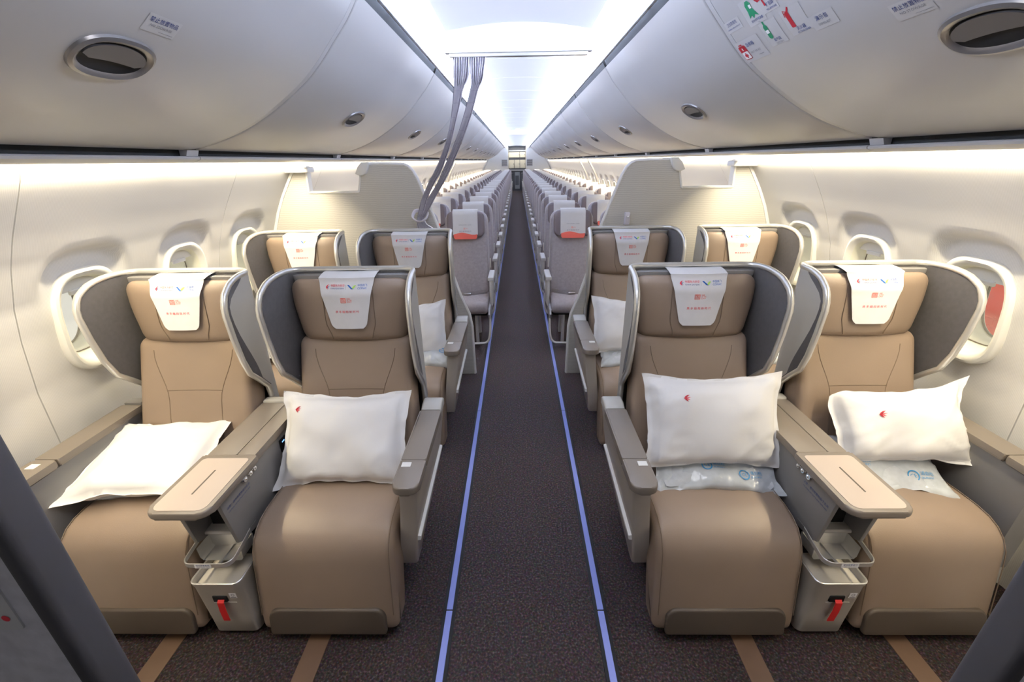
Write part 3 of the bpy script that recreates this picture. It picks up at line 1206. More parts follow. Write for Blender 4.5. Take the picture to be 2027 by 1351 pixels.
def make_seat(side, kind):
    """origin on the floor under the seat, y measured aft from the leg rest front"""
    a = -side          # direction of the aisle in local x
    label = kind
    t = thing('first_class_seat', 'seat', 'seat')
    hw = 0.245 if kind == 'aisle' else 0.232
    # cushion with leg rest
    bm = bmesh.new()
    pad(bm, SEAT_PROF, hw, 0.028, 6, crown=0.006)
    cush = finish('seat_cushion', bm, LEATHER, t, angle=60)
    for s2 in (-1, 1):
        bm = bmesh.new()
        tube(bm, [(s2 * (hw - 0.014), y - 0.004 * (z < 0.36), z + 0.0022 * (z > .36)) for y, z in [(0.45, 0.422), (0.35, 0.425), (0.25, 0.430), (0.18, 0.430), (0.135, 0.424), (0.10, 0.410), (0.072, 0.386), (0.055, 0.353), (0.045, 0.31), (0.034, 0.25), (0.022, 0.18), (0.010, 0.11)]], 0.0016, 5)
        finish('piping', bm, LEATHER_D, cush)
    # foot panel
    bm = bmesh.new()
    ol = rrect(-0.205, 0.205, 0.036, 0.140, (0.040, 0.040, 0.012, 0.012), 6)
    pad_y(bm, ol, 0.010, 0.007, 1, lambda x, y, z: (x, y + 0.003 + (z - 0.07) * 0.16 - 0.004, z))
    finish('foot_panel', bm, FOOT, t)
    bm = bmesh.new()
    box(bm, -0.19, 0.19, 0.16, 0.56, 0.0, 0.30, 0.01)
    for x in (-0.11, 0.07):
        box(bm, x, x + 0.06, 0.02, 0.20, 0.004, 0.045, 0.004)
    finish('base', bm, BLACK, t)
    # backrest
    bm = bmesh.new()

    def bf(x, y, z):
        zz = z + 0.645
        w = 1.0 + 0.05 * sstep(0.75, 0.45, zz)
        dish = 0.014 * (x / 0.23) ** 2 * (1 if y < 0 else 0)
        return (x * w, y + back_y(zz) + 0.055 - dish - 0.01 * math.cos((zz - 0.645) / 0.26 * PI / 2) * (1 if y < 0 else 0), zz)
    rbox(bm, (0.235, 0.055, 0.260), 0.035, (8, 2, 10), bf)
    bk = finish('backrest', bm, LEATHER, t)

    def bsurf(x, z):
        w = 1.0 + 0.05 * sstep(0.75, 0.45, z)
        xx = x / w
        return (x, back_y(z) - 0.014 * (xx / 0.23) ** 2 - 0.01 * math.cos((z - 0.645) / 0.26 * PI / 2), z)
    for s2 in (-1, 1):
        bm = bmesh.new()
        tube(bm, [bsurf(s2 * (0.165 - 0.055 * sstep(0.86, 0.66, z)), z) for z in [0.46 + 0.40 * i / 14 for i in range(15)]], 0.0017, 5)
        finish('stitching', bm, LEATHER_D, bk)
    bm = bmesh.new()
    tube(bm, [bsurf(-0.118 + 0.236 * i / 12, 0.700) for i in range(13)], 0.0017, 5)
    finish('stitching', bm, LEATHER_D, bk)
    # headrest
    bm = bmesh.new()

    def hf(x, y, z):
        zz = z + 1.012
        w = 1.0 - 0.09 * sstep(1.06, 0.88, zz)
        k = 0.5 - y / 0.10
        return (x * w, (head_front(x, zz) - 0.008 * math.cos((zz - 1.012) / 0.125 * PI / 2) * math.cos(x / 0.24 * PI / 2)) * k + (0.712) * (1 - k), zz)
    rbox(bm, (0.242, 0.05, 0.128), 0.046, (10, 2, 6), hf)
    hd_ = finish('headrest', bm, LEATHER, t)
    for s2 in (-1, 1):
        bm = bmesh.new()
        tube(bm, [(s2 * (0.100 - 0.02 * sstep(0.98, 0.90, z)), head_front(0.09, z) - 0.0075 * math.cos((z - 1.012) / 0.125 * PI / 2) * 0.85, z) for z in [0.905 + 0.2 * i / 10 for i in range(11)]], 0.0016, 5)
        finish('stitching', bm, LEATHER_D, hd_)
    # cover
    bm = bmesh.new()

    def cf(u, v):
        z = 1.152 - 0.197 * v
        w = 0.111 - 0.044 * min(1, v * 1.0)
        if v > 0.90:
            w -= 0.012 * ((v - 0.90) / 0.10) ** 2
        x = (u * 2 - 1) * w
        return (x, cover_y(x, z), z)
    grid(bm, cf, 12, 22, 0.0014)
    # flap over the top
    cv = finish('headrest_cover', bm, COVER, t)
    bm = bmesh.new()
    grid(bm, lambda u, v: ((u * 2 - 1) * 0.111, cover_y((u * 2 - 1) * 0.111, 1.152) + 0.075 * v, 1.152 + 0.010 * math.sin(v * PI * 0.6)), 10, 6, 0.0014)
    finish('top_flap', bm, COVER, cv)
    make_print(cv)
    make_shell(t, a)
    if kind == 'aisle':
        x0, x1 = 0.265, 0.352
        X = sorted((a * x0, a * x1))
        # armrest cap with rounded nose
        r = (0.004, 0.004, 0.030, 0.030)
        bm = bmesh.new()
        prism(bm, rrect(X[0], X[1], 0.062, 0.205, r), 0.588, 0.618, 'z', 0.006, 3)
        finish('armrest_nose', bm, CAP, t)
        bm = bmesh.new()
        prism(bm, rrect(X[0], X[1], 0.207, 0.525, 0.004), 0.588, 0.618, 'z', 0.006, 3)
        finish('armrest_cap', bm, CAP, t)
        bm = bmesh.new()
        box(bm, a * 0.29 - 0.016, a * 0.29 + 0.016, 0.168, 0.192, 0.617, 0.6195, 0.001, 1)
        finish('armrest_button', bm, WHITE, t)
        bm = bmesh.new()
        prism(bm, [(0.527, 0.588), (0.527, 0.620), (0.560, 0.632), (0.600, 0.634), (0.625, 0.620), (0.625, 0.588)], X[0] + 0.002, X[1] - 0.002, 'x', 0.010, 3)
        finish('armrest_end', bm, SHELLG, t)
        # side panel, tapering in towards the floor
        bm = bmesh.new()
        prof = [(0.085, 0.588), (0.105, 0.50), (0.125, 0.34), (0.150, 0.20), (0.165, 0.172), (0.21, 0.172), (0.42, 0.24), (0.57, 0.30), (0.615, 0.34), (0.63, 0.588)]

        def px(z, o):
            t2 = (0.588 - z) / 0.42
            return a * (0.344 - 0.055 * t2 - o)
        rings = []
        for o, ins in ((0.0, 0.010), (0.004, 0.003), (0.010, 0.0), (0.052, 0.0), (0.060, 0.004)):
            cy_, cz_ = 0.37, 0.40
            rings.append([(px(z, o), y + (cy_ - y) * ins * 2.2, z + (cz_ - z) * ins * 2.2) for y, z in prof])
        loft(bm, rings, True, True, True)
        finish('armrest_panel', bm, PANELG, t, angle=50)
        bm = bmesh.new()
        path = [(0.135, 0.330), (0.30, 0.352), (0.50, 0.378), (0.585, 0.390)]
        for (p, q) in zip(path[:-1], path[1:]):
            pass
        loft(bm, [[(px(z + dz, o), y, z + dz) for o, dz in ((0.002, -.010), (-.011, -.008), (-.013, 0.0), (-.011, .010), (0.002, .012))] for y, z in path], True, True, True)
        finish('magazine_ledge', bm, WHITE, t)
        # lower frame piece
        bm = bmesh.new()
        box(bm, min(a * .252, a * .268), max(a * .252, a * .268), 0.19, 0.55, 0.20, 0.42, 0.006)
        finish('side_frame', bm, DARKF, t)
    else:
        w = -a
        X = sorted((w * 0.275, w * 0.362))
        bm = bmesh.new()
        prism(bm, rrect(X[0], X[1], 0.10, 0.215, 0.010), 0.590, 0.617, 'z', 0.006, 3)
        finish('armrest_nose', bm, CAP, t)
        bm = bmesh.new()
        prism(bm, rrect(X[0], X[1], 0.218, 0.585, 0.004), 0.590, 0.617, 'z', 0.006, 3)
        finish('armrest_cap', bm, CAP, t)
        bm = bmesh.new()
        box(bm, w * 0.325 - 0.016, w * 0.325 + 0.016, 0.165, 0.192, 0.616, 0.6185, 0.001, 1)
        finish('armrest_button', bm, WHITE, t)
        bm = bmesh.new()
        X2 = sorted((w * 0.282, w * 0.355))
        prism(bm, [(0.11, 0.589), (0.12, 0.20), (0.60, 0.20), (0.63, 0.40), (0.63, 0.625), (0.588, 0.625), (0.588, 0.589)], X2[0], X2[1], 'x', 0.006)
        finish('armrest_panel', bm, SIDEG, t)
    # seat belt
    for s2 in (-1, 1):
        bm = bmesh.new()
        path = smooth_path([(s2 * (hw + 0.004), 0.50, 0.44), (s2 * (hw - 0.02), 0.46, 0.452), (s2 * (hw - 0.06), 0.42, 0.446), (s2 * (hw - 0.11), 0.40, 0.442)], 4)
        tube(bm, path, 0.022, 8, flat=0.09)
        bl = finish('seat_belt', bm, BELT, t)
        if s2 == 1:
            bm = bmesh.new()
            rbox(bm, (0.030, 0.022, 0.008), 0.006, (2, 2, 1), None, (s2 * (hw - 0.125), 0.395, 0.445))
            finish('buckle', bm, CHROME, bl)
    return t


seats = {}
ROWN = ('front row', 'second row')
for side in (-1, 1):
    for kind, cx in (('window', CXW), ('aisle', CXA)):
        t = make_seat(side, kind)
        for r in (0, 1):
            o = t if r == 0 else copy_tree(t)
            o.location = (side * cx, Y_ROW[r], 0)
            o['label'] = 'taupe leather first class %s seat with winged shell, %s, %s' % (kind, ROWN[r], SIDE[side])
            o['group'] = 'first class seats'
            seats[(side, kind, r)] = o

# ------------------------------------------------------------------ consoles between the paired seats


def make_console(side):
    a = -side
    t = thing('seat_console', 'console', 'console')
    hw = 0.085
    bm = bmesh.new()
    for s2 in (-1, 1):
        xa = sorted((s2 * 0.0015, s2 * hw)) if False else ((-hw, 0.018) if s2 < 0 else (0.021, hw))
        prism(bm, rrect(xa[0], xa[1], 0.235, 0.590, 0.003), 0.592, 0.620, 'z', 0.004, 2)
    finish('console_top', bm, CAP, t)
    bm = bmesh.new()
    box(bm, -hw, hw, 0.592, 0.632, 0.585, 0.628, 0.006, 2)
    finish('console_end', bm, SHELLG, t)
    # cocktail table
    bm = bmesh.new()
    prism(bm, rrect(-0.096, 0.096, -0.045, 0.232, (0.006, 0.006, 0.034, 0.034), 6), 0.598, 0.622, 'z', 0.007, 3)
    tb = finish('cocktail_table', bm, CAP, t)
    bm = bmesh.new()
    prism(bm, rrect(-0.081, 0.081, -0.032, 0.212, (0.012, 0.012, 0.024, 0.024), 5), 0.6205, 0.6235, 'z', 0.001, 1)
    finish('table_inlay', bm, CREAM, tb)
    bm = bmesh.new()
    prism(bm, rrect(-0.0025, 0.0025, 0.035, 0.150, 0.002, 2), 0.6232, 0.6240, 'z')
    finish('inlay_slot', bm, FOOT, tb)
    # side panels
    for s2 in (-1, 1):
        X = sorted((s2 * 0.064, s2 * 0.078))
        bm = bmesh.new()
        prism(bm, [(0.030, 0.594), (0.035, 0.56), (0.058, 0.395), (0.075, 0.385), (0.20, 0.36), (0.60, 0.36), (0.62, 0.594)], X[0], X[1], 'x', 0.004)
        sp = finish('side_panel', bm, SIDEG, t)
        xo = s2 * 0.0785

        def fn(u, v, xo=xo, s2=s2):
            return (xo + s2 * 0.0006, s2 * u, v)
        # reading direction as seen from outside the panel
        d = Decal(lambda u, v, xo=xo, s2=s2: (xo + s2 * 0.0006, 0.115 + s2 * u, v))
        d.text('注意：请勿放置物品于此处', 0, 0.545, 0.0105, I_NAVY, 'CENTER')
        d.text('CAUTION: DO NOT PLACE ITEMS HERE', 0, 0.530, 0.0068, I_NAVY, 'CENTER')
        d.done('lettering', sp)
        for k2, yk in enumerate((0.155, 0.186, 0.212)):
            bm = bmesh.new()
            rr = 0.0130 - 0.0012 * k2
            loft(bm, [[(xo + s2 * e, yk + q * math.cos(2 * PI * j / 14), 0.580 + q * math.sin(2 * PI * j / 14)) for j in range(14)] for e, q in ((-0.004, rr), (0.006, rr), (0.010, rr * 0.75), (0.010, rr * 0.45), (0.006, rr * 0.35))], True, False, True)
            finish('control_knob', bm, CHROME, sp)
        bm = bmesh.new()
        box(bm, min(xo, xo + s2 * 0.004), max(xo, xo + s2 * 0.004), 0.385, 0.43, 0.515, 0.570, 0.002, 1)
        po = finish('power_outlet', bm, BLACK, sp)
        bm = bmesh.new()
        box(bm, min(xo + s2 * 0.003, xo + s2 * 0.0050), max(xo + s2 * 0.003, xo + s2 * 0.0050), 0.400, 0.416, 0.552, 0.556)
        finish('indicator_light', bm, LED, po, smooth=False)
    # core below the table
    bm = bmesh.new()
    box(bm, -0.062, 0.062, 0.13, 0.60, 0.02, 0.594, 0.004, 1)
    finish('core', bm, BLACK, t)
    # aluminium bottle tray: loop rim on a U shaped trough, shelf plate behind
    bm = bmesh.new()
    lp = [(p[0], p[1], 0.372 + 0.020 * sstep(0.0, 0.1, p[1])) for p in rrect(-0.082, 0.082, -0.012, 0.120, (0.01, 0.01, 0.030, 0.030), 6)]
    rings = []
    for ins, dz in ((0.0, -0.009), (0.0, 0.007), (0.0012, 0.0085), (0.003, 0.007), (0.003, -0.009)):
        rings.append([(p[0] * (1 - ins / 0.082), p[1] + (0.054 - p[1]) * ins / 0.066, p[2] + dz) for p in lp])
    rings.append(rings[0])
    loft(bm, rings, True)
    tr = finish('tray_rim', bm, ALU, t)
    bm = bmesh.new()
    loft(bm, [[(x * k, y, z) for x, z in [(-0.076, 0.37), (-0.074, 0.33), (-0.066, 0.318), (0.066, 0.318), (0.074, 0.33), (0.076, 0.37)]] for y, k in ((0.055, 1), (0.125, 1))], False)
    box(bm, -0.076, 0.076, 0.118, 0.122, 0.318, 0.395)
    box(bm, -0.003, 0.003, 0.03, 0.12, 0.318, 0.324)
    finish('tray_trough', bm, ALU, tr)
    bm = bmesh.new()
    rbox(bm, (0.078, 0.035, 0.008), 0.007, (4, 2, 1), None, (0, 0.128, 0.398))
    finish('tray_shelf', bm, SHELLG, tr)
    dd = Decal(lambda u, v: (u, -0.0128, v))
    dd.rect(-0.035, 0.02, 0.361, 0.379, I_WHITE)
    dd.fn = lambda u, v: (u, -0.0133, v)
    dd.text('请勿放置重物', -0.0075, 0.373, 0.0075, I_NAVY, 'CENTER')
    dd.text('LIGHT ITEMS ONLY', -0.0075, 0.365, 0.0052, I_GREY, 'CENTER')
    dd.done('lettering', tr)
    # storage box with red pull strap
    bm = bmesh.new()
    rings = []
    for z, hwx, y0 in ((0.012, 0.076, 0.016), (0.020, 0.080, 0.010), (0.10, 0.080, 0.004), (0.268, 0.082, -0.008), (0.272, 0.084, -0.010), (0.284, 0.084, -0.011), (0.286, 0.082, -0.009), (0.280, 0.078, -0.005), (0.262, 0.077, -0.003)):
        rings.append([(x, y, z) for x, y in rrect(-hwx, hwx, y0, 0.21, (0.004, 0.004, 0.022, 0.022), 5)])
    loft(bm, rings, True, True, True)
    sb = finish('storage_box', bm, BOXG, t)
    bm = bmesh.new()
    tube(bm, [(x, y, 0.2845) for x, y in rrect(-0.083, 0.083, -0.010, 0.21, (0.004, 0.004, 0.022, 0.022), 5)], 0.003, 6, True)
    finish('box_rim', bm, ALU, sb)
    bm = bmesh.new()
    box(bm, -0.037 + 0.012, 0.013 + 0.012, -0.0085, 0.004, 0.195, 0.222, 0.002, 1)
    finish('pull_slot', bm, BLACK, sb)
    bm = bmesh.new()
    loft(bm, [[(x0 - 0.011, y, z), (x0 + 0.011, y, z), (x0 + 0.011, y + 0.0025, z), (x0 - 0.011, y + 0.0025, z)] for x0, y, z in ((0.004, -0.008, 0.208), (0.004, -0.016, 0.200), (0.003, -0.017, 0.160), (0.001, -0.014, 0.118), (0.001, -0.013, 0.108))], True, True, True)
    finish('pull_strap', bm, RED, sb)
    bm = bmesh.new()
    box(bm, -0.03, 0.05, -0.0035, 0.004, 0.186, 0.189, 0.001, 1)
    finish('pull_lip', bm, SHELLG, sb)
    de = Decal(lambda u, v: (u, -0.0075 + 0.0 * v, v))
    de.fn = lambda u, v: (u, -0.0086 + (0.268 - v) * 0.07 - 0.0008, v)
    de.rect(0.036, 0.060, 0.212, 0.238, I_WHITE)
    de.fn = lambda u, v: (u, -0.0086 + (0.268 - v) * 0.07 - 0.0014, v)
    de.ring(0.048, 0.228, 0.004, 0.006, I_GREY, 12)
    de.rect(0.039, 0.057, 0.215, 0.218, I_GREY)
    de.done('lettering', sb)
    return t


for side in (-1, 1):
    t = make_console(side)
    for r in (0, 1):
        o = t if r == 0 else copy_tree(t)
        o.location = (side * 1.035, Y_ROW[r], 0)
        o['label'] = 'taupe centre console with cream cocktail table and storage box, %s, %s' % (ROWN[r], SIDE[side])
        o['group'] = 'seat consoles'

# ------------------------------------------------------------------ pillows and blanket bags


def pillow_fn(w, h, t, seed, ears=(0, 0, 0, 0), wr=0.010, flange=0.90):
    """front/back surface of a flanged pillow; u across, v up, side -1 is the face towards the viewer"""
    def fn(u, v, side):
        a = max(0.0, 1 - abs(u / flange) ** 2.4)
        b = max(0.0, 1 - abs(v / flange) ** 2.2)
        th = t * (a * b) ** 0.42
        cn = abs(u * v) ** 7
        x = u * w * (1 - 0.07 * (1 - v * v) * abs(u) ** 3) * (1 - 0.05 * cn)
        z = v * h * (1 - 0.15 * (1 - u * u) * abs(v) ** 3) * (1 - 0.07 * cn)
        ed = max(abs(u), abs(v)) ** 8
        x += 0.006 * ed * noise.noise(Vector((v * 3.1, seed * 5, 1.0)))
        z += 0.007 * ed * noise.noise(Vector((u * 3.7, seed * 7, 4.0)))
        # corner ears: (TL, TR, BL, BR)
        for (su, sv, e) in ((-1, 1, ears[0]), (1, 1, ears[1]), (-1, -1, ears[2]), (1, -1, ears[3])):
            k = max(0, su * u) ** 4 * max(0, sv * v) ** 4
            x += su * e * k
            z += sv * e * 0.8 * k
        p = Vector((x * 7 + seed * 3.1, side * 2.0, z * 7))
        y = side * th + wr * noise.noise(p) * (0.3 + 0.7 * min(1, (a * b) ** 0.3)) * 1.6
        y += 0.011 * noise.noise(Vector((x * 16 + seed, z * 9, seed))) * (1 - (a * b) ** 0.5)
        # soft ridged folds
        q = Vector((x * 9 + seed * 1.7, z * 16 - x * 5, seed * 2.3 + side))
        rdg = 1 - abs(noise.noise(q)) * 2
        y += side * 0.0085 * max(0, rdg) ** 3 * (1 - 0.6 * a * b)
        # pulled creases running in from the corners
        cr = abs(u * v) ** 1.5 * min(1.0, (a * b) ** 0.3)
        y += 0.010 * math.sin(26 * (abs(u) - abs(v)) + seed) * cr * 0.6
        return Vector((x, y, z))
    return fn


def make_pillow(name, label, cat, fn, mtx, m, logo=None, group=None, nu=34, nv=26, post=None):
    bm = bmesh.new()
    G = {}
    for sd in (-1, 1):
        for i in range(nu + 1):
            for j in range(nv + 1):
                edge = i in (0, nu) or j in (0, nv)
                key = (i, j, 0 if edge else sd)
                if key not in G:
                    u, v = -1 + 2 * i / nu, -1 + 2 * j / nv
                    # denser near the border
                    u = math.copysign(abs(u) ** 0.85, u)
                    v = math.copysign(abs(v) ** 0.85, v)
                    p = fn(u, v, sd)
                    p = mtx @ p
                    if post:
                        p = post(p)
                    G[key] = bm.verts.new(p)
        for i in range(nu):
            for j in range(nv):
                q = []
                for (a, b) in ((i, j), (i + 1, j), (i + 1, j + 1), (i, j + 1)):
                    edge = a in (0, nu) or b in (0, nv)
                    q.append(G[(a, b, 0 if edge else sd)])
                bm.faces.new(q)
    o = tag(finish(name, bm, m, angle=80), label, cat, group)
    if logo:
        lu, lv, ls, lw, lh = logo
        off = mtx.to_3x3() @ Vector((0, -0.0025, 0))

        def lf(a, b):
            p = mtx @ fn(lu + a / lw, lv + b / lh, -1)
            if post:
                p = post(p)
            return p + off
        d = Decal(lf)
        d.swallow(0, 0, ls, I_DRED, I_RED)
        d.done('swallow_emblem', o)
    return o


def lean(x, y, z, rx, rz=0.0, ry=0.0):
    return Matrix.Translation((x, y, z)) @ Matrix.Rotation(rz, 4, 'Z') @ Matrix.Rotation(ry, 4, 'Y') @ Matrix.Rotation(rx, 4, 'X')


R_ = math.radians
PG = 'white pillows on the first class seats'
f = pillow_fn(0.252, 0.188, 0.066, 1.0, (0.012, 0.016, 0.030, 0.0), 0.014)
make_pillow('pillow', 'white pillow standing upright on the front row aisle seat on the curtain side', 'pillow', f, lean(-0.692, 1.385, 0.582, R_(-32)), LINEN, (-0.66, 0.60, 0.026, 0.245, 0.185), PG)
f = pillow_fn(0.262, 0.185, 0.072, 2.0, (0.014, 0.016, 0.0, 0.006))
make_pillow('pillow', 'white pillow on a bagged blanket, front row aisle seat opposite the curtain', 'pillow', f, lean(0.712, 1.382, 0.652, R_(-24)), LINEN, (-0.45, 0.52, 0.026, 0.262, 0.185), PG)
f = pillow_fn(0.232, 0.195, 0.055, 3.0, (0.0, 0.0, 0.045, 0.02))
make_pillow('pillow', 'white pillow lying flat on the front row window seat on the curtain side', 'pillow', f, lean(-1.435, 1.345, 0.525, R_(-76), R_(4)), LINEN, None, PG)
f = pillow_fn(0.245, 0.150, 0.095, 4.0, (-0.025, 0.060, -0.02, 0.02), 0.018)
make_pillow('pillow', 'puffy white pillow tilted on the front row window seat opposite the curtain', 'pillow', f, lean(1.432, 1.405, 0.612, R_(-36), R_(-4), R_(-3)), LINEN, (-0.42, 0.25, 0.026, 0.245, 0.150), PG)
f = pillow_fn(0.225, 0.175, 0.06, 5.0, (0.012, 0.016, 0.0, 0.0), 0.014)
make_pillow('pillow', 'white pillow on the second row aisle seat on the curtain side', 'pillow', f, lean(-0.675, 2.44, 0.615, R_(-18), R_(12)), LINEN, (-0.6, 0.6, 0.026, 0.225, 0.175), PG)
f = pillow_fn(0.225, 0.180, 0.06, 6.0, (0.02, 0.012, 0.0, 0.0), 0.012)
make_pillow('pillow', 'white pillow on the second row aisle seat opposite the curtain', 'pillow', f, lean(0.655, 2.43, 0.635, R_(-22), R_(-6)), LINEN, (-0.05, 0.58, 0.026, 0.225, 0.180), PG)
f = pillow_fn(0.21, 0.17, 0.05, 7.0, (0.01, 0.01, 0.01, 0.01), 0.012)
make_pillow('pillow', 'white pillow on the second row window seat on the curtain side', 'pillow', f, lean(-1.40, 2.47, 0.585, R_(-46), R_(4)), LINEN, None, PG)

BG = 'bagged blankets on the first class seats'


def bag(label, mtx, w, h, t, seed, prints=()):
    fn = pillow_fn(w, h, t, seed, (0.006, 0.012, 0.01, 0.014), 0.020, 0.96)
    o = make_pillow('blanket_bag', label, 'blanket bag', fn, mtx, BAG, None, BG, 40, 26)
    # folded blanket seen through the film
    fi = pillow_fn(w * 0.88, h * 0.86, t * 0.75, seed + 9, (0, 0, 0, 0), 0.006)
    bm = bmesh.new()
    nu, nv = 20, 14
    G = {}
    for sd in (-1, 1):
        for i in range(nu):
            for j in range(nv):
                q = []
                for (a, b) in ((i, j), (i + 1, j), (i + 1, j + 1), (i, j + 1)):
                    e = a in (0, nu) or b in (0, nv)
                    k = (a, b, 0 if e else sd)
                    if k not in G:
                        G[k] = bm.verts.new(mtx @ fi(-1 + 2 * a / nu, -1 + 2 * b / nv, sd))
                    q.append(G[k])
                bm.faces.new(q)
    finish('folded_blanket', bm, BLANKET, o, angle=80)
    for (pu, pv) in prints:
        off = mtx.to_3x3() @ Vector((0, -0.004, 0))
        d = Decal(lambda a, b: mtx @ fn(pu + a / w, pv + b / h, -1) + off)
        d.ring(0, 0, 0.016, 0.020, I_BAG, 20)
        d.text('请自检', 0.024, 0.008, 0.016, I_BAG)
        d.text('BLANKET', 0.024, -0.008, 0.010, I_BAG)
        d.text('CE', 0, 0, 0.018, I_BAG, 'CENTER')
        d.done('lettering', o)
    return o


bag('clear plastic bag with folded blanket under the pillow, front row aisle seat opposite the curtain', lean(0.725, 1.345, 0.474, R_(-66), R_(-2)), 0.235, 0.115, 0.028, 1.3, ((-0.15, -0.15), (0.42, -0.42)))
bag('clear plastic bag with folded blanket under the pillow, front row window seat opposite the curtain', lean(1.380, 1.345, 0.470, R_(-68), R_(-6)), 0.200, 0.135, 0.026, 2.3, ((0.35, -0.35), (-0.7, -0.1)))
bag('bagged blanket under the flat pillow, front row window seat on the curtain side', lean(-1.400, 1.355, 0.462, R_(-86), R_(3)), 0.200, 0.155, 0.026, 3.3)
bag('plastic bag with folded blanket, second row aisle seat on the curtain side', lean(-0.62, 2.41, 0.475, R_(-66)), 0.20, 0.12, 0.03, 4.3, ((0.7, 0.0),))
bag('plastic bag with folded blanket, second row aisle seat opposite the curtain', lean(0.67, 2.38, 0.472, R_(-72)), 0.20, 0.11, 0.026, 5.3)
bag('plastic bag with folded blanket, second row window seat opposite the curtain', lean(1.47, 2.40, 0.480, R_(-66)), 0.19, 0.13, 0.03, 6.3)

# ------------------------------------------------------------------ class dividers
DIV_Y = 3.06


def make_divider(s):
    t = thing('class_divider', 'brushed beige class divider panel with white edge %s' % SIDE[s], 'divider')
    inner = [(0.365, 0.0), (0.370, 0.40), (0.385, 0.50), (0.44, 0.64), (0.50, 0.84), (0.565, 1.13), (0.648, 1.365), (0.672, 1.43), (0.690, 1.475), (0.712, 1.515), (0.738, 1.540), (0.765, 1.552)]
    top = [(1.045, 1.556), (1.055, 1.50), (1.085, 1.385), (1.425, 1.385), (1.418, 1.556), (1.50, 1.556)]
    outer = [(wall_x(z) - 0.004, z) for z in (1.52, 1.47, 1.43, 1.36, 1.26, 1.12, 1.0, 0.8, 0.55, 0.40, 0.15, 0.0)]
    P = [(s * x, z) for x, z in inner + top + outer]
    bm = bmesh.new()
    prism(bm, P, DIV_Y, DIV_Y + 0.030, 'y')
    finish('panel', bm, DIV, t, angle=30)
    bm = bmesh.new()
    tube(bm, [(s * x, DIV_Y + 0.015, z) for x, z in inner + [(0.85, 1.556), (1.04, 1.558)]], 0.0125, 8, flat=1.5)
    finish('edge_trim', bm, TRIMW, t)
    bm = bmesh.new()
    for (a, b) in (((1.045, 1.556), (1.085, 1.385)), ((1.085, 1.385), (1.425, 1.385)), ((1.425, 1.385), (1.418, 1.556))):
        d = Vector((b[0] - a[0], b[1] - a[1])).normalized()
        nx, nz = -d.y * 0.006, d.x * 0.006
        pr = [(s * (a[0] - nx), a[1] - nz), (s * (b[0] - nx), b[1] - nz), (s * (b[0] + nx), b[1] + nz), (s * (a[0] + nx), a[1] + nz)]
        prism(bm, pr, DIV_Y - 0.006, DIV_Y + 0.055, 'y', 0.002, 1)
    finish('cutout_frame', bm, TRIMW, t)
    bm = bmesh.new()
    loft(bm, [[(s * (wall_x(z) - 0.020 + e), DIV_Y - 0.008, z) for e in (0.0, 0.022)] + [(s * (wall_x(z) - 0.020 + e), DIV_Y + 0.01, z) for e in (0.022, 0.0)] for z in (0.6, 0.8, 0.9, 1.0, 1.06, 1.12, 1.19, 1.26, 1.31, 1.36, 1.43, 1.47, 1.52)], True, True, True)
    finish('wall_seal', bm, TRIMW, t)
    # bracket tying the panel to the bin
    bm = bmesh.new()
    pr = [(s * x, z) for x, z in [(0.985, 1.572), (1.035, 1.572), (1.062, 1.545), (1.085, 1.500), (1.060, 1.488), (1.035, 1.490), (1.012, 1.505), (0.998, 1.53)]]
    prism(bm, pr, DIV_Y - 0.03, DIV_Y + 0.045, 'y', 0.008, 3)
    finish('bracket', bm, TRIMW, t)
    bm = bmesh.new()
    rbox(bm, (0.085, 0.05, 0.017), 0.008, (2, 2, 1), None, (s * 1.455, DIV_Y - 0.03, 1.530))
    finish('end_fairing', bm, TRIMW, t)
    return t


dv = {s: make_divider(s) for s in (-1, 1)}
bm = bmesh.new()
rbox(bm, (0.017, 0.016, 0.042), 0.006, (2, 2, 3), None, (0.735, DIV_Y - 0.016, 1.190))
hk = finish('tie_back_strap', bm, CURT)
tag(hk, 'small plaid curtain tie strap with white snap on the divider panel', 'strap')
bm = bmesh.new()
rbox(bm, (0.007, 0.004, 0.007), 0.0035, (1, 1, 1), None, (0.738, DIV_Y - 0.034, 1.203))
finish('snap', bm, WHITE, hk)

# ------------------------------------------------------------------ curtain


def curtain_band(parent, rows, folds, amp, name, vlen=1.0):
    """rows: (xl, xr, y, z, fold scale)"""
    bm = bmesh.new()
    uvl = bm.loops.layers.uv.new('UVMap')
    n = folds * 6
    P = smooth_path([(r[0], r[1], r[3]) for r in rows], 5)
    Q = smooth_path([(r[2], r[4], 0) for r in rows], 5)
    V = []
    for k, (p, q) in enumerate(zip(P, Q)):
        row = []
        for i in range(n + 1):
            u = i / n
            ph = u * folds * 2 * PI
            x = p.x + (p.y - p.x) * (u + 0.35 / folds * 0.5 * math.sin(2 * ph))
            y = q.x + amp * q.y * math.sin(ph + 0.6 * math.sin(k * 0.25)) + 0.004 * math.sin(k * 0.7 + u * 9)
            row.append(bm.verts.new((x, y, p.z)))
        V.append(row)
    M = len(V) - 1
    for k in range(M):
        for i in range(n):
            f_ = bm.faces.new((V[k][i], V[k][i + 1], V[k + 1][i + 1], V[k + 1][i]))
            for lp, (a, b) in zip(f_.loops, ((k, i), (k, i + 1), (k + 1, i + 1), (k + 1, i))):
                lp[uvl].uv = (b / n, a / M * vlen)
    return finish(name, bm, CURT, parent, angle=80)


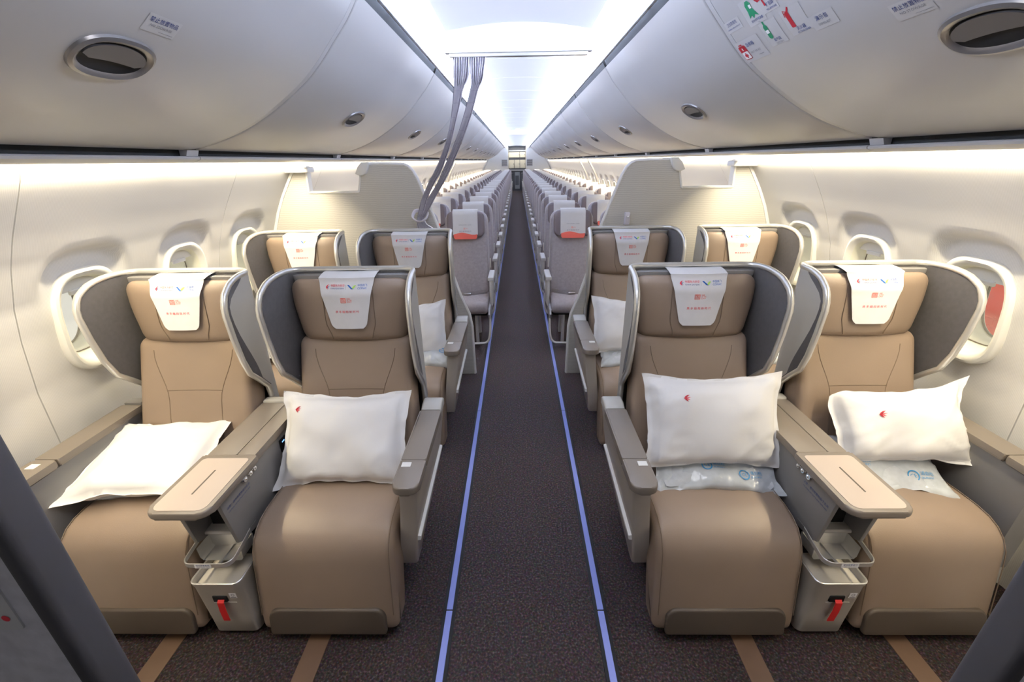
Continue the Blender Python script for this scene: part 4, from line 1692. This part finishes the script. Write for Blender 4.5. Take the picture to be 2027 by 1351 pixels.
ct = thing('class_curtain', 'grey plaid curtain gathered and tied back at the class divider', 'curtain')
CY = HEAD_Y + 0.022
curtain_band(ct, [(-0.385, -0.287, CY, 2.132, 1.0), (-0.390, -0.292, CY, 2.06, 1.0), (-0.390, -0.308, CY, 2.01, 1.0), (-0.392, -0.334, CY, 1.961, 1.0), (-0.418, -0.378, CY, 1.819, 0.9), (-0.464, -0.428, CY - 0.005, 1.671, 0.8), (-0.544, -0.496, CY - 0.01, 1.517, 0.8), (-0.587, -0.542, CY - 0.01, 1.450, 0.8), (-0.640, -0.600, CY + 0.0, 1.353, 0.8), (-0.672, -0.635, CY + 0.01, 1.27, 0.7), (-0.690, -0.660, CY + 0.015, 1.225, 0.6)], 7, 0.017, 'curtain_leaf')
curtain_band(ct, [(-0.290, -0.189, CY + 0.004, 2.132, 1.0), (-0.288, -0.202, CY + 0.002, 2.06, 1.0), (-0.286, -0.216, CY, 2.01, 1.0), (-0.294, -0.243, CY, 1.961, 1.0), (-0.343, -0.292, CY, 1.819, 0.9), (-0.408, -0.362, CY, 1.671, 0.8), (-0.496, -0.442, CY, 1.517, 0.8), (-0.530, -0.485, CY, 1.450, 0.8), (-0.598, -0.550, CY + 0.005, 1.353, 0.8), (-0.648, -0.605, CY + 0.012, 1.27, 0.7), (-0.668, -0.640, CY + 0.016, 1.225, 0.6)], 7, 0.017, 'curtain_leaf')
curtain_band(ct, [(-0.690, -0.640, CY + 0.012, 1.225, 0.7), (-0.698, -0.628, CY + 0.010, 1.18, 0.7), (-0.700, -0.570, CY + 0.006, 1.13, 0.9), (-0.700, -0.54, CY, 1.0, 1.0), (-0.70, -0.52, CY, 0.7, 1.0), (-0.70, -0.50, CY, 0.12, 1.0)], 8, 0.018, 'curtain_tail', 1.2)
bm = bmesh.new()
tube(bm, smooth_path([(-0.702, CY + 0.02, 1.262), (-0.712, CY - 0.02, 1.225), (-0.670, CY - 0.036, 1.200), (-0.628, CY - 0.02, 1.215), (-0.618, CY + 0.02, 1.25), (-0.66, CY + 0.045, 1.262)], 4, True), 0.013, 7, True, flat=0.5)
finish('tie_band', bm, CURT, ct)

# ------------------------------------------------------------------ economy seats
EROWS, EY0, EP = 25, 4.10, 0.79
ECX = (0.492, 0.962, 1.428)


def eb(z):
    return -0.165 + (z - 0.44) * 0.233


def make_econ(side, kind):
    a = -side
    t = thing('economy_seat', 'economy seat', 'seat')
    # rear shell
    bm = bmesh.new()
    ol = rrect(-0.213, 0.213, 0.36, 1.135, (0.085, 0.085, 0.05, 0.05), 5)
    pad_y(bm, ol, 0.022, 0.012, 1, lambda x, y, z: (x * (1 - 0.06 * sstep(0.8, 1.14, z)), y + eb(z) + 0.085, z))
    finish('seat_shell', bm, ESHELL, t)
    bm = bmesh.new()
    ol = rrect(-0.203, 0.203, 0.41, 1.125, (0.080, 0.080, 0.03, 0.03), 5)
    pad_y(bm, ol, 0.034, 0.026, 1, lambda x, y, z: (x * (1 - 0.06 * sstep(0.8, 1.14, z)), y + eb(z) + 0.036 - 0.018 * (x / 0.2) ** 2 * (y < 0), z))
    finish('backrest', bm, EFAB, t)
    bm = bmesh.new()
    ol = rrect(-0.172, 0.172, 0.915, 1.142, (0.05, 0.05, 0.06, 0.06), 5)
    pad_y(bm, ol, 0.030, 0.022, 2, lambda x, y, z: (x, y + eb(z) - 0.010, z))
    finish('headrest', bm, EHEAD, t)

    def cy(x, z):
        return eb(min(z, 1.13)) - 0.047 + 0.02 * sstep(1.138, 1.156, z)
    bm = bmesh.new()
    grid(bm, lambda u, v: ((u * 2 - 1) * 0.114, cy(0, 1.156 - v * 0.211), 1.156 - v * 0.211), 6, 10, 0.0015)
    cv = finish('headrest_cover', bm, COVER, t)
    bm = bmesh.new()
    grid(bm, lambda u, v: ((u * 2 - 1) * 0.114, cy(0, 1.156) + 0.085 * v, 1.156 + 0.004 * math.sin(v * PI)), 6, 4, 0.0015)
    finish('top_flap', bm, COVER, cv)
    bm = bmesh.new()
    grid(bm, lambda u, v: ((u * 2 - 1) * (0.108 - 0.008 * (v > 0.8)), cy(0, 0.93) - 0.0035, (0.955 + 0.010 * math.sin((u - 0.1) * 2 * PI) * (1 - v)) * (1 - v) + 0.906 * v), 12, 6, 0.0012)
    finish('coral_hem', bm, P_CORAL, cv)
    d = Decal(lambda u, v: (u, cy(0, v) - 0.0034, v))
    d.text('CHINA EASTERN | COMAC', 0, 1.030, 0.010, I_GREY, 'CENTER')
    d.text('国', -0.008, 0.998, 0.017, I_CORAL, 'CENTER')
    d.text('C919', 0.002, 0.998, 0.010, I_CORAL)
    d.text('携手翱翔新时代', 0, 0.974, 0.0135, I_GREY, 'CENTER', 1.4)
    d.done('lettering', cv)
    # cushion
    bm = bmesh.new()
    prof = [(-0.10, 0.33), (-0.10, 0.42), (-0.20, 0.428), (-0.35, 0.436), (-0.46, 0.440), (-0.52, 0.432), (-0.552, 0.408), (-0.560, 0.375), (-0.550, 0.345), (-0.52, 0.325), (-0.40, 0.315)]
    pad(bm, prof[::-1], 0.213, 0.03, 4, 0.004)
    finish('seat_cushion', bm, EFAB, t, angle=60)
    # belt
    bm = bmesh.new()
    tube(bm, smooth_path([(-0.20, -0.22, 0.445), (-0.10, -0.30, 0.447), (0.0, -0.32, 0.449), (0.10, -0.30, 0.448), (0.19, -0.24, 0.448)], 4), 0.022, 6, flat=0.10)
    bl = finish('seat_belt', bm, BELT, t)
    bm = bmesh.new()
    rbox(bm, (0.032, 0.022, 0.008), 0.005, (2, 2, 1), None, (a * 0.02, -0.325, 0.456))
    finish('buckle', bm, CHROME, bl)
    arms = [a] if kind != 'window' else [a, -a]
    for q in arms:
        x = q * 0.2365
        if q == -a:
            x = q * 0.228
        bm = bmesh.new()
        rbox(bm, (0.026, 0.155, 0.018), 0.010, (2, 6, 2), lambda X, Y, Z: (X, Y, Z + 0.010 * (Y / 0.155) * -0.3), (x, -0.255, 0.603))
        am = finish('armrest', bm, EARM, t)
        bm = bmesh.new()
        rbox(bm, (0.013, 0.135, 0.12), 0.010, (1, 3, 3), lambda X, Y, Z: (X, Y * (1 - 0.12 * (Z < 0)), Z), (x, -0.265, 0.468) if kind == 'aisle' else (x, -0.22, 0.50))
        finish('armrest_support', bm, EARM, am)
    # back hinge cover on the aisle side, silver strip
    bm = bmesh.new()
    rbox(bm, (0.006, 0.010, 0.045), 0.005, (1, 1, 2), None, (a * 0.219, -0.08, 0.68))
    finish('hinge_strip', bm, SILVER, t)
    # frame and legs
    bm = bmesh.new()
    box(bm, -0.205, 0.205, -0.46, -0.14, 0.285, 0.325, 0.008, 1)
    finish('seat_pan', bm, BLACK, t)
    for yy in (-0.43, -0.16):
        bm = bmesh.new()
        xo = a * 0.10
        tube(bm, [(xo, yy, 0.29), (xo, yy + 0.01, 0.15), (xo, yy + 0.02, 0.001)], 0.016, 7)
        finish('leg', bm, EGREY, t)
    bm = bmesh.new()
    if kind == 'aisle':
        path = smooth_path([(a * 0.215, -0.42, 0.34), (a * 0.225, -0.47, 0.25), (a * 0.222, -0.52, 0.12), (a * 0.195, -0.535, 0.062), (a * 0.13, -0.54, 0.05), (-a * 0.10, -0.54, 0.05), (-a * 0.235, -0.54, 0.05)], 5)
    else:
        path = [(a * 0.235, -0.54, 0.05), (0, -0.54, 0.05), (-a * 0.22, -0.54, 0.05)]
    tube(bm, path, 0.011, 7)
    finish('baggage_bar', bm, EGREY, t)
    if kind == 'aisle':
        bm = bmesh.new()
        prof = [(-0.52, 0.36), (-0.54, 0.32), (-0.50, 0.27), (-0.20, 0.24), (-0.08, 0.30), (-0.02, 0.44), (-0.06, 0.52), (-0.12, 0.44), (-0.16, 0.38)]
        X = sorted((a * 0.214, a * 0.232))
        prism(bm, prof, X[0], X[1], 'x', 0.006, 2)
        finish('side_cover', bm, EGREY, t)
        bm = bmesh.new()
        rbox(bm, (0.012, 0.035, 0.028), 0.010, (1, 1, 1), None, (a * 0.236, -0.02, 0.55))
        finish('hinge_knob', bm, BLACK, t)
    # seat back pocket and tray on the rear
    bm = bmesh.new()
    pad_y(bm, rrect(-0.17, 0.17, 0.66, 0.90, 0.02, 3), 0.008, 0.004, 1, lambda x, y, z: (x, y + eb(z) + 0.113, z))
    finish('tray_table', bm, ESHELL, t)
    return t


for side in (-1, 1):
    for kind, cx in zip(('aisle', 'middle', 'window'), ECX):
        proto = None
        for r in range(EROWS):
            if proto is None:
                proto = make_econ(side, kind)
                o = proto
            else:
                o = copy_tree(proto)
            o.location = (side * cx, EY0 + EP * r, 0)
            o['label'] = 'grey economy %s seat, %s row behind the divider, %s' % (kind, ORD[r], SIDE[side])
            o['group'] = 'economy seats'

# ------------------------------------------------------------------ exit door surrounds on the walls
k = 7
for s in (-1, 1):
    for yy in (9.8, 11.2):
        k += 1
        bm = bmesh.new()
        rings = []
        for z in (0.3, 0.6, 0.8, 1.0, 1.1, 1.2, 1.3, 1.4, 1.48, 1.54, 1.58):
            x = wall_x(z)
            rings.append([(s * (x - e), yy + w, z) for e, w in ((-0.01, -0.07), (0.025, -0.065), (0.03, 0.0), (0.025, 0.065), (-0.01, 0.07))])
        loft(bm, rings, True, True, True)
        struct(finish('trim_%d' % k, bm, EXITG), 'grey curved exit door surround on the wall %s' % SIDE[s])

# ------------------------------------------------------------------ aft end: lavatory fronts and galley
LY = 24.1
for s in (-1, 1):
    w = sempty('wall_lavatory_%s' % ('left' if s < 0 else 'right'), 'pale lavatory front wall at the aft end %s' % SIDE[s])
    bm = bmesh.new()
    P = [(0.47, 0), (0.47, 2.33), (0.7, 2.33), (1.30, 2.0), (1.36, 1.75)] + [(wall_x(z), z) for z in (1.57, 1.43, 1.26, 1.0, 0.55, 0.15, 0.0)]
    prism(bm, [(s * x, z) for x, z in P], LY, LY + 0.04, 'y')
    finish('panel', bm, TRIMW, w)
    bm = bmesh.new()
    box(bm, min(s * .47, s * .51), max(s * .47, s * .51), LY + 0.04, 27.0, 0, 2.33)
    finish('corridor_panel', bm, TRIMW, w, smooth=False)
    sg = thing('notice_panel', 'grey louvred notice panel on the lavatory front %s' % SIDE[s], 'panel', (s * 0.65, LY - 0.012, 1.46))
    bm = bmesh.new(); box(bm, -0.15, 0.15, 0, 0.012, -0.16, 0.16, 0.003, 1)
    finish('board', bm, GALM, sg)
    for i in range(3):
        bm = bmesh.new(); box(bm, -0.13, 0.13, -0.008, 0.001, -0.125 + i * 0.095, -0.055 + i * 0.095, 0.002, 1)
        finish('louvre', bm, LATCH, sg)

g = thing('aft_galley', 'aft galley with cream lockers over dark trolley bays', 'galley', (0, 25.6, 0))
bm = bmesh.new(); box(bm, -0.52, 0.52, 0.0, 0.5, 0.0, 2.34)
finish('carcass', bm, GALD, g, smooth=False)
bm = bmesh.new(); box(bm, -0.46, 0.46, -0.08, 0.02, 2.02, 2.09, 0.004, 1)
finish('header_rail', bm, GALM, g)
for (z0, z1, xs) in ((1.72, 2.00, (-0.46, 0.15, 0.46)), (1.18, 1.60, (-0.46, -0.15, 0.15, 0.46))):
    for x0, x1 in zip(xs[:-1], xs[1:]):
        bm = bmesh.new(); box(bm, x0 + 0.012, x1 - 0.012, -0.03, 0.01, z0, z1, 0.005, 1)
        dr = finish('locker_door', bm, GALC, g)
        bm = bmesh.new(); box(bm, x1 - 0.05, x1 - 0.03, -0.04, -0.028, (z0 + z1) / 2 - 0.03, (z0 + z1) / 2 + 0.03, 0.002, 1)
        finish('latch', bm, GALD, dr)
bm = bmesh.new(); box(bm, -0.50, 0.50, -0.12, 0.02, 1.04, 1.10, 0.005, 1)
finish('worktop', bm, GALM, g)
for i, x0 in enumerate((-0.45, -0.15, 0.15)):
    bm = bmesh.new(); box(bm, x0 + 0.015, x0 + 0.285, -0.05, 0.01, 0.10, 0.98, 0.008, 1)
    tr = finish('trolley', bm, GALM if i == 1 else GALD, g)
    bm = bmesh.new(); box(bm, x0 + 0.05, x0 + 0.25, -0.056, -0.048, 0.30, 0.80, 0.004, 1)
    finish('trolley_door', bm, GALD, tr)
    bm = bmesh.new(); tube(bm, [(x0 + 0.06, -0.07, 0.92), (x0 + 0.24, -0.07, 0.92)], 0.012, 6)
    finish('handle', bm, CHROME, tr)
area('galley_lamp', (0, 25.25, 2.24), (0, 0.5, -1), 0.8, 0.08, 10.0, (1.0, 0.93, 0.8), 'warm galley ceiling lamp')
bm = bmesh.new(); box(bm, -1.95, 1.95, 26.95, 27.0, 0, 2.6)
struct(finish('wall_back', bm, GALC, smooth=False), 'aft end wall behind the galley')
# ceiling mounted exit sign
es = thing('exit_sign', 'white ceiling exit sign with pale lettering over the aisle', 'sign', (0.016, 11.6, 2.20))
bm = bmesh.new(); rbox(bm, (0.24, 0.025, 0.055), 0.012, (3, 1, 1))
finish('sign_box', bm, WHITE, es)
bm = bmesh.new(); box(bm, -0.05, 0.05, -0.015, 0.015, 0.05, 0.11)
finish('mount', bm, WHITE, es, smooth=False)
d = Decal(lambda u, v: (u, -0.0262, v))
d.text('出口 EXIT', 0, 0, 0.075, I_GREY, 'CENTER')
d.done('lettering', es)

# ------------------------------------------------------------------ forward partitions beside the camera
for s, y0, xi in ((-1, 0.42, 0.660), (1, 0.40, 0.655)):
    t = thing('entry_partition', 'dark edged grey fabric partition beside the entry %s' % SIDE[s], 'partition', (0, y0, 0))
    bm = bmesh.new()
    P = [(xi + 0.012, 0.0), (xi + 0.012, 1.42)] + [(wall_x(z) - 0.005, z) for z in (1.42, 1.26, 1.12, 1.0, 0.8, 0.55, 0.4, 0.15, 0.0)]
    prism(bm, [(s * x, z) for x, z in P], -0.020, 0.020, 'y', 0.004, 1)
    finish('fabric_panel', bm, PART, t, angle=30)
    bm = bmesh.new()
    rbox(bm, (0.016, 0.026, 0.715), 0.012, (1, 1, 2), None, (s * (xi + 0.016), 0, 0.715))
    finish('edge_trim', bm, PARTE, t)
    if s < 0:
        bm = bmesh.new()
        prism(bm, rrect(-0.86, -0.722, 0.96, 1.075, 0.006, 3), -0.0225, -0.0195, 'y')
        pl = finish('placard', bm, LABELM, t)
        d = Decal(lambda u, v: (-0.79 + u, -0.0231, 1.02 + v))
        d.text('安全须知', 0.0, 0.02, 0.022, I_NAVY, 'CENTER')
        d.text('SAFETY', 0.0, -0.008, 0.018, I_GREY, 'CENTER')
        d.ring(0.052, -0.036, 0.0, 0.006, I_RED, 10)
        d.done('lettering', pl)

# ------------------------------------------------------------------ outside the right hand window
ec = thing('engine_cover', 'red engine cover outside the window opposite the curtain', 'cover', (4.6, 3.0, 0))
bm = bmesh.new()
rbox(bm, (0.9, 1.0, 0.62), 0.5, (6, 6, 6), lambda x, y, z: (x + 0.03 * noise.noise(Vector((x * 3, y * 3, z * 3))), y, z + 0.03 * noise.noise(Vector((y * 4, x * 2, z)))), (0, 0.45, 0.05))
finish('red_fabric', bm, REDOUT, ec)
bm = bmesh.new()
for i in range(16):
    z = -0.5 + i * 0.06
    tube(bm, [(-0.98, -0.50, z), (-0.98, 0.31, z)], 0.008, 5)
finish('mesh_wire', bm, REDOUT, ec)['kind'] = 'stuff'
bm = bmesh.new()
for i in range(10):
    y = -0.50 + i * 0.09
    tube(bm, [(-0.98, y, -0.5), (-0.98, y, 0.42)], 0.008, 5)
finish('mesh_post', bm, REDOUT, ec)['kind'] = 'stuff'
bm = bmesh.new()
box(bm, -40, 40, -30, 60, -3.3, -3.2)
struct(finish('floor_hangar', bm, OUTW, smooth=False), 'pale hangar floor outside the windows')
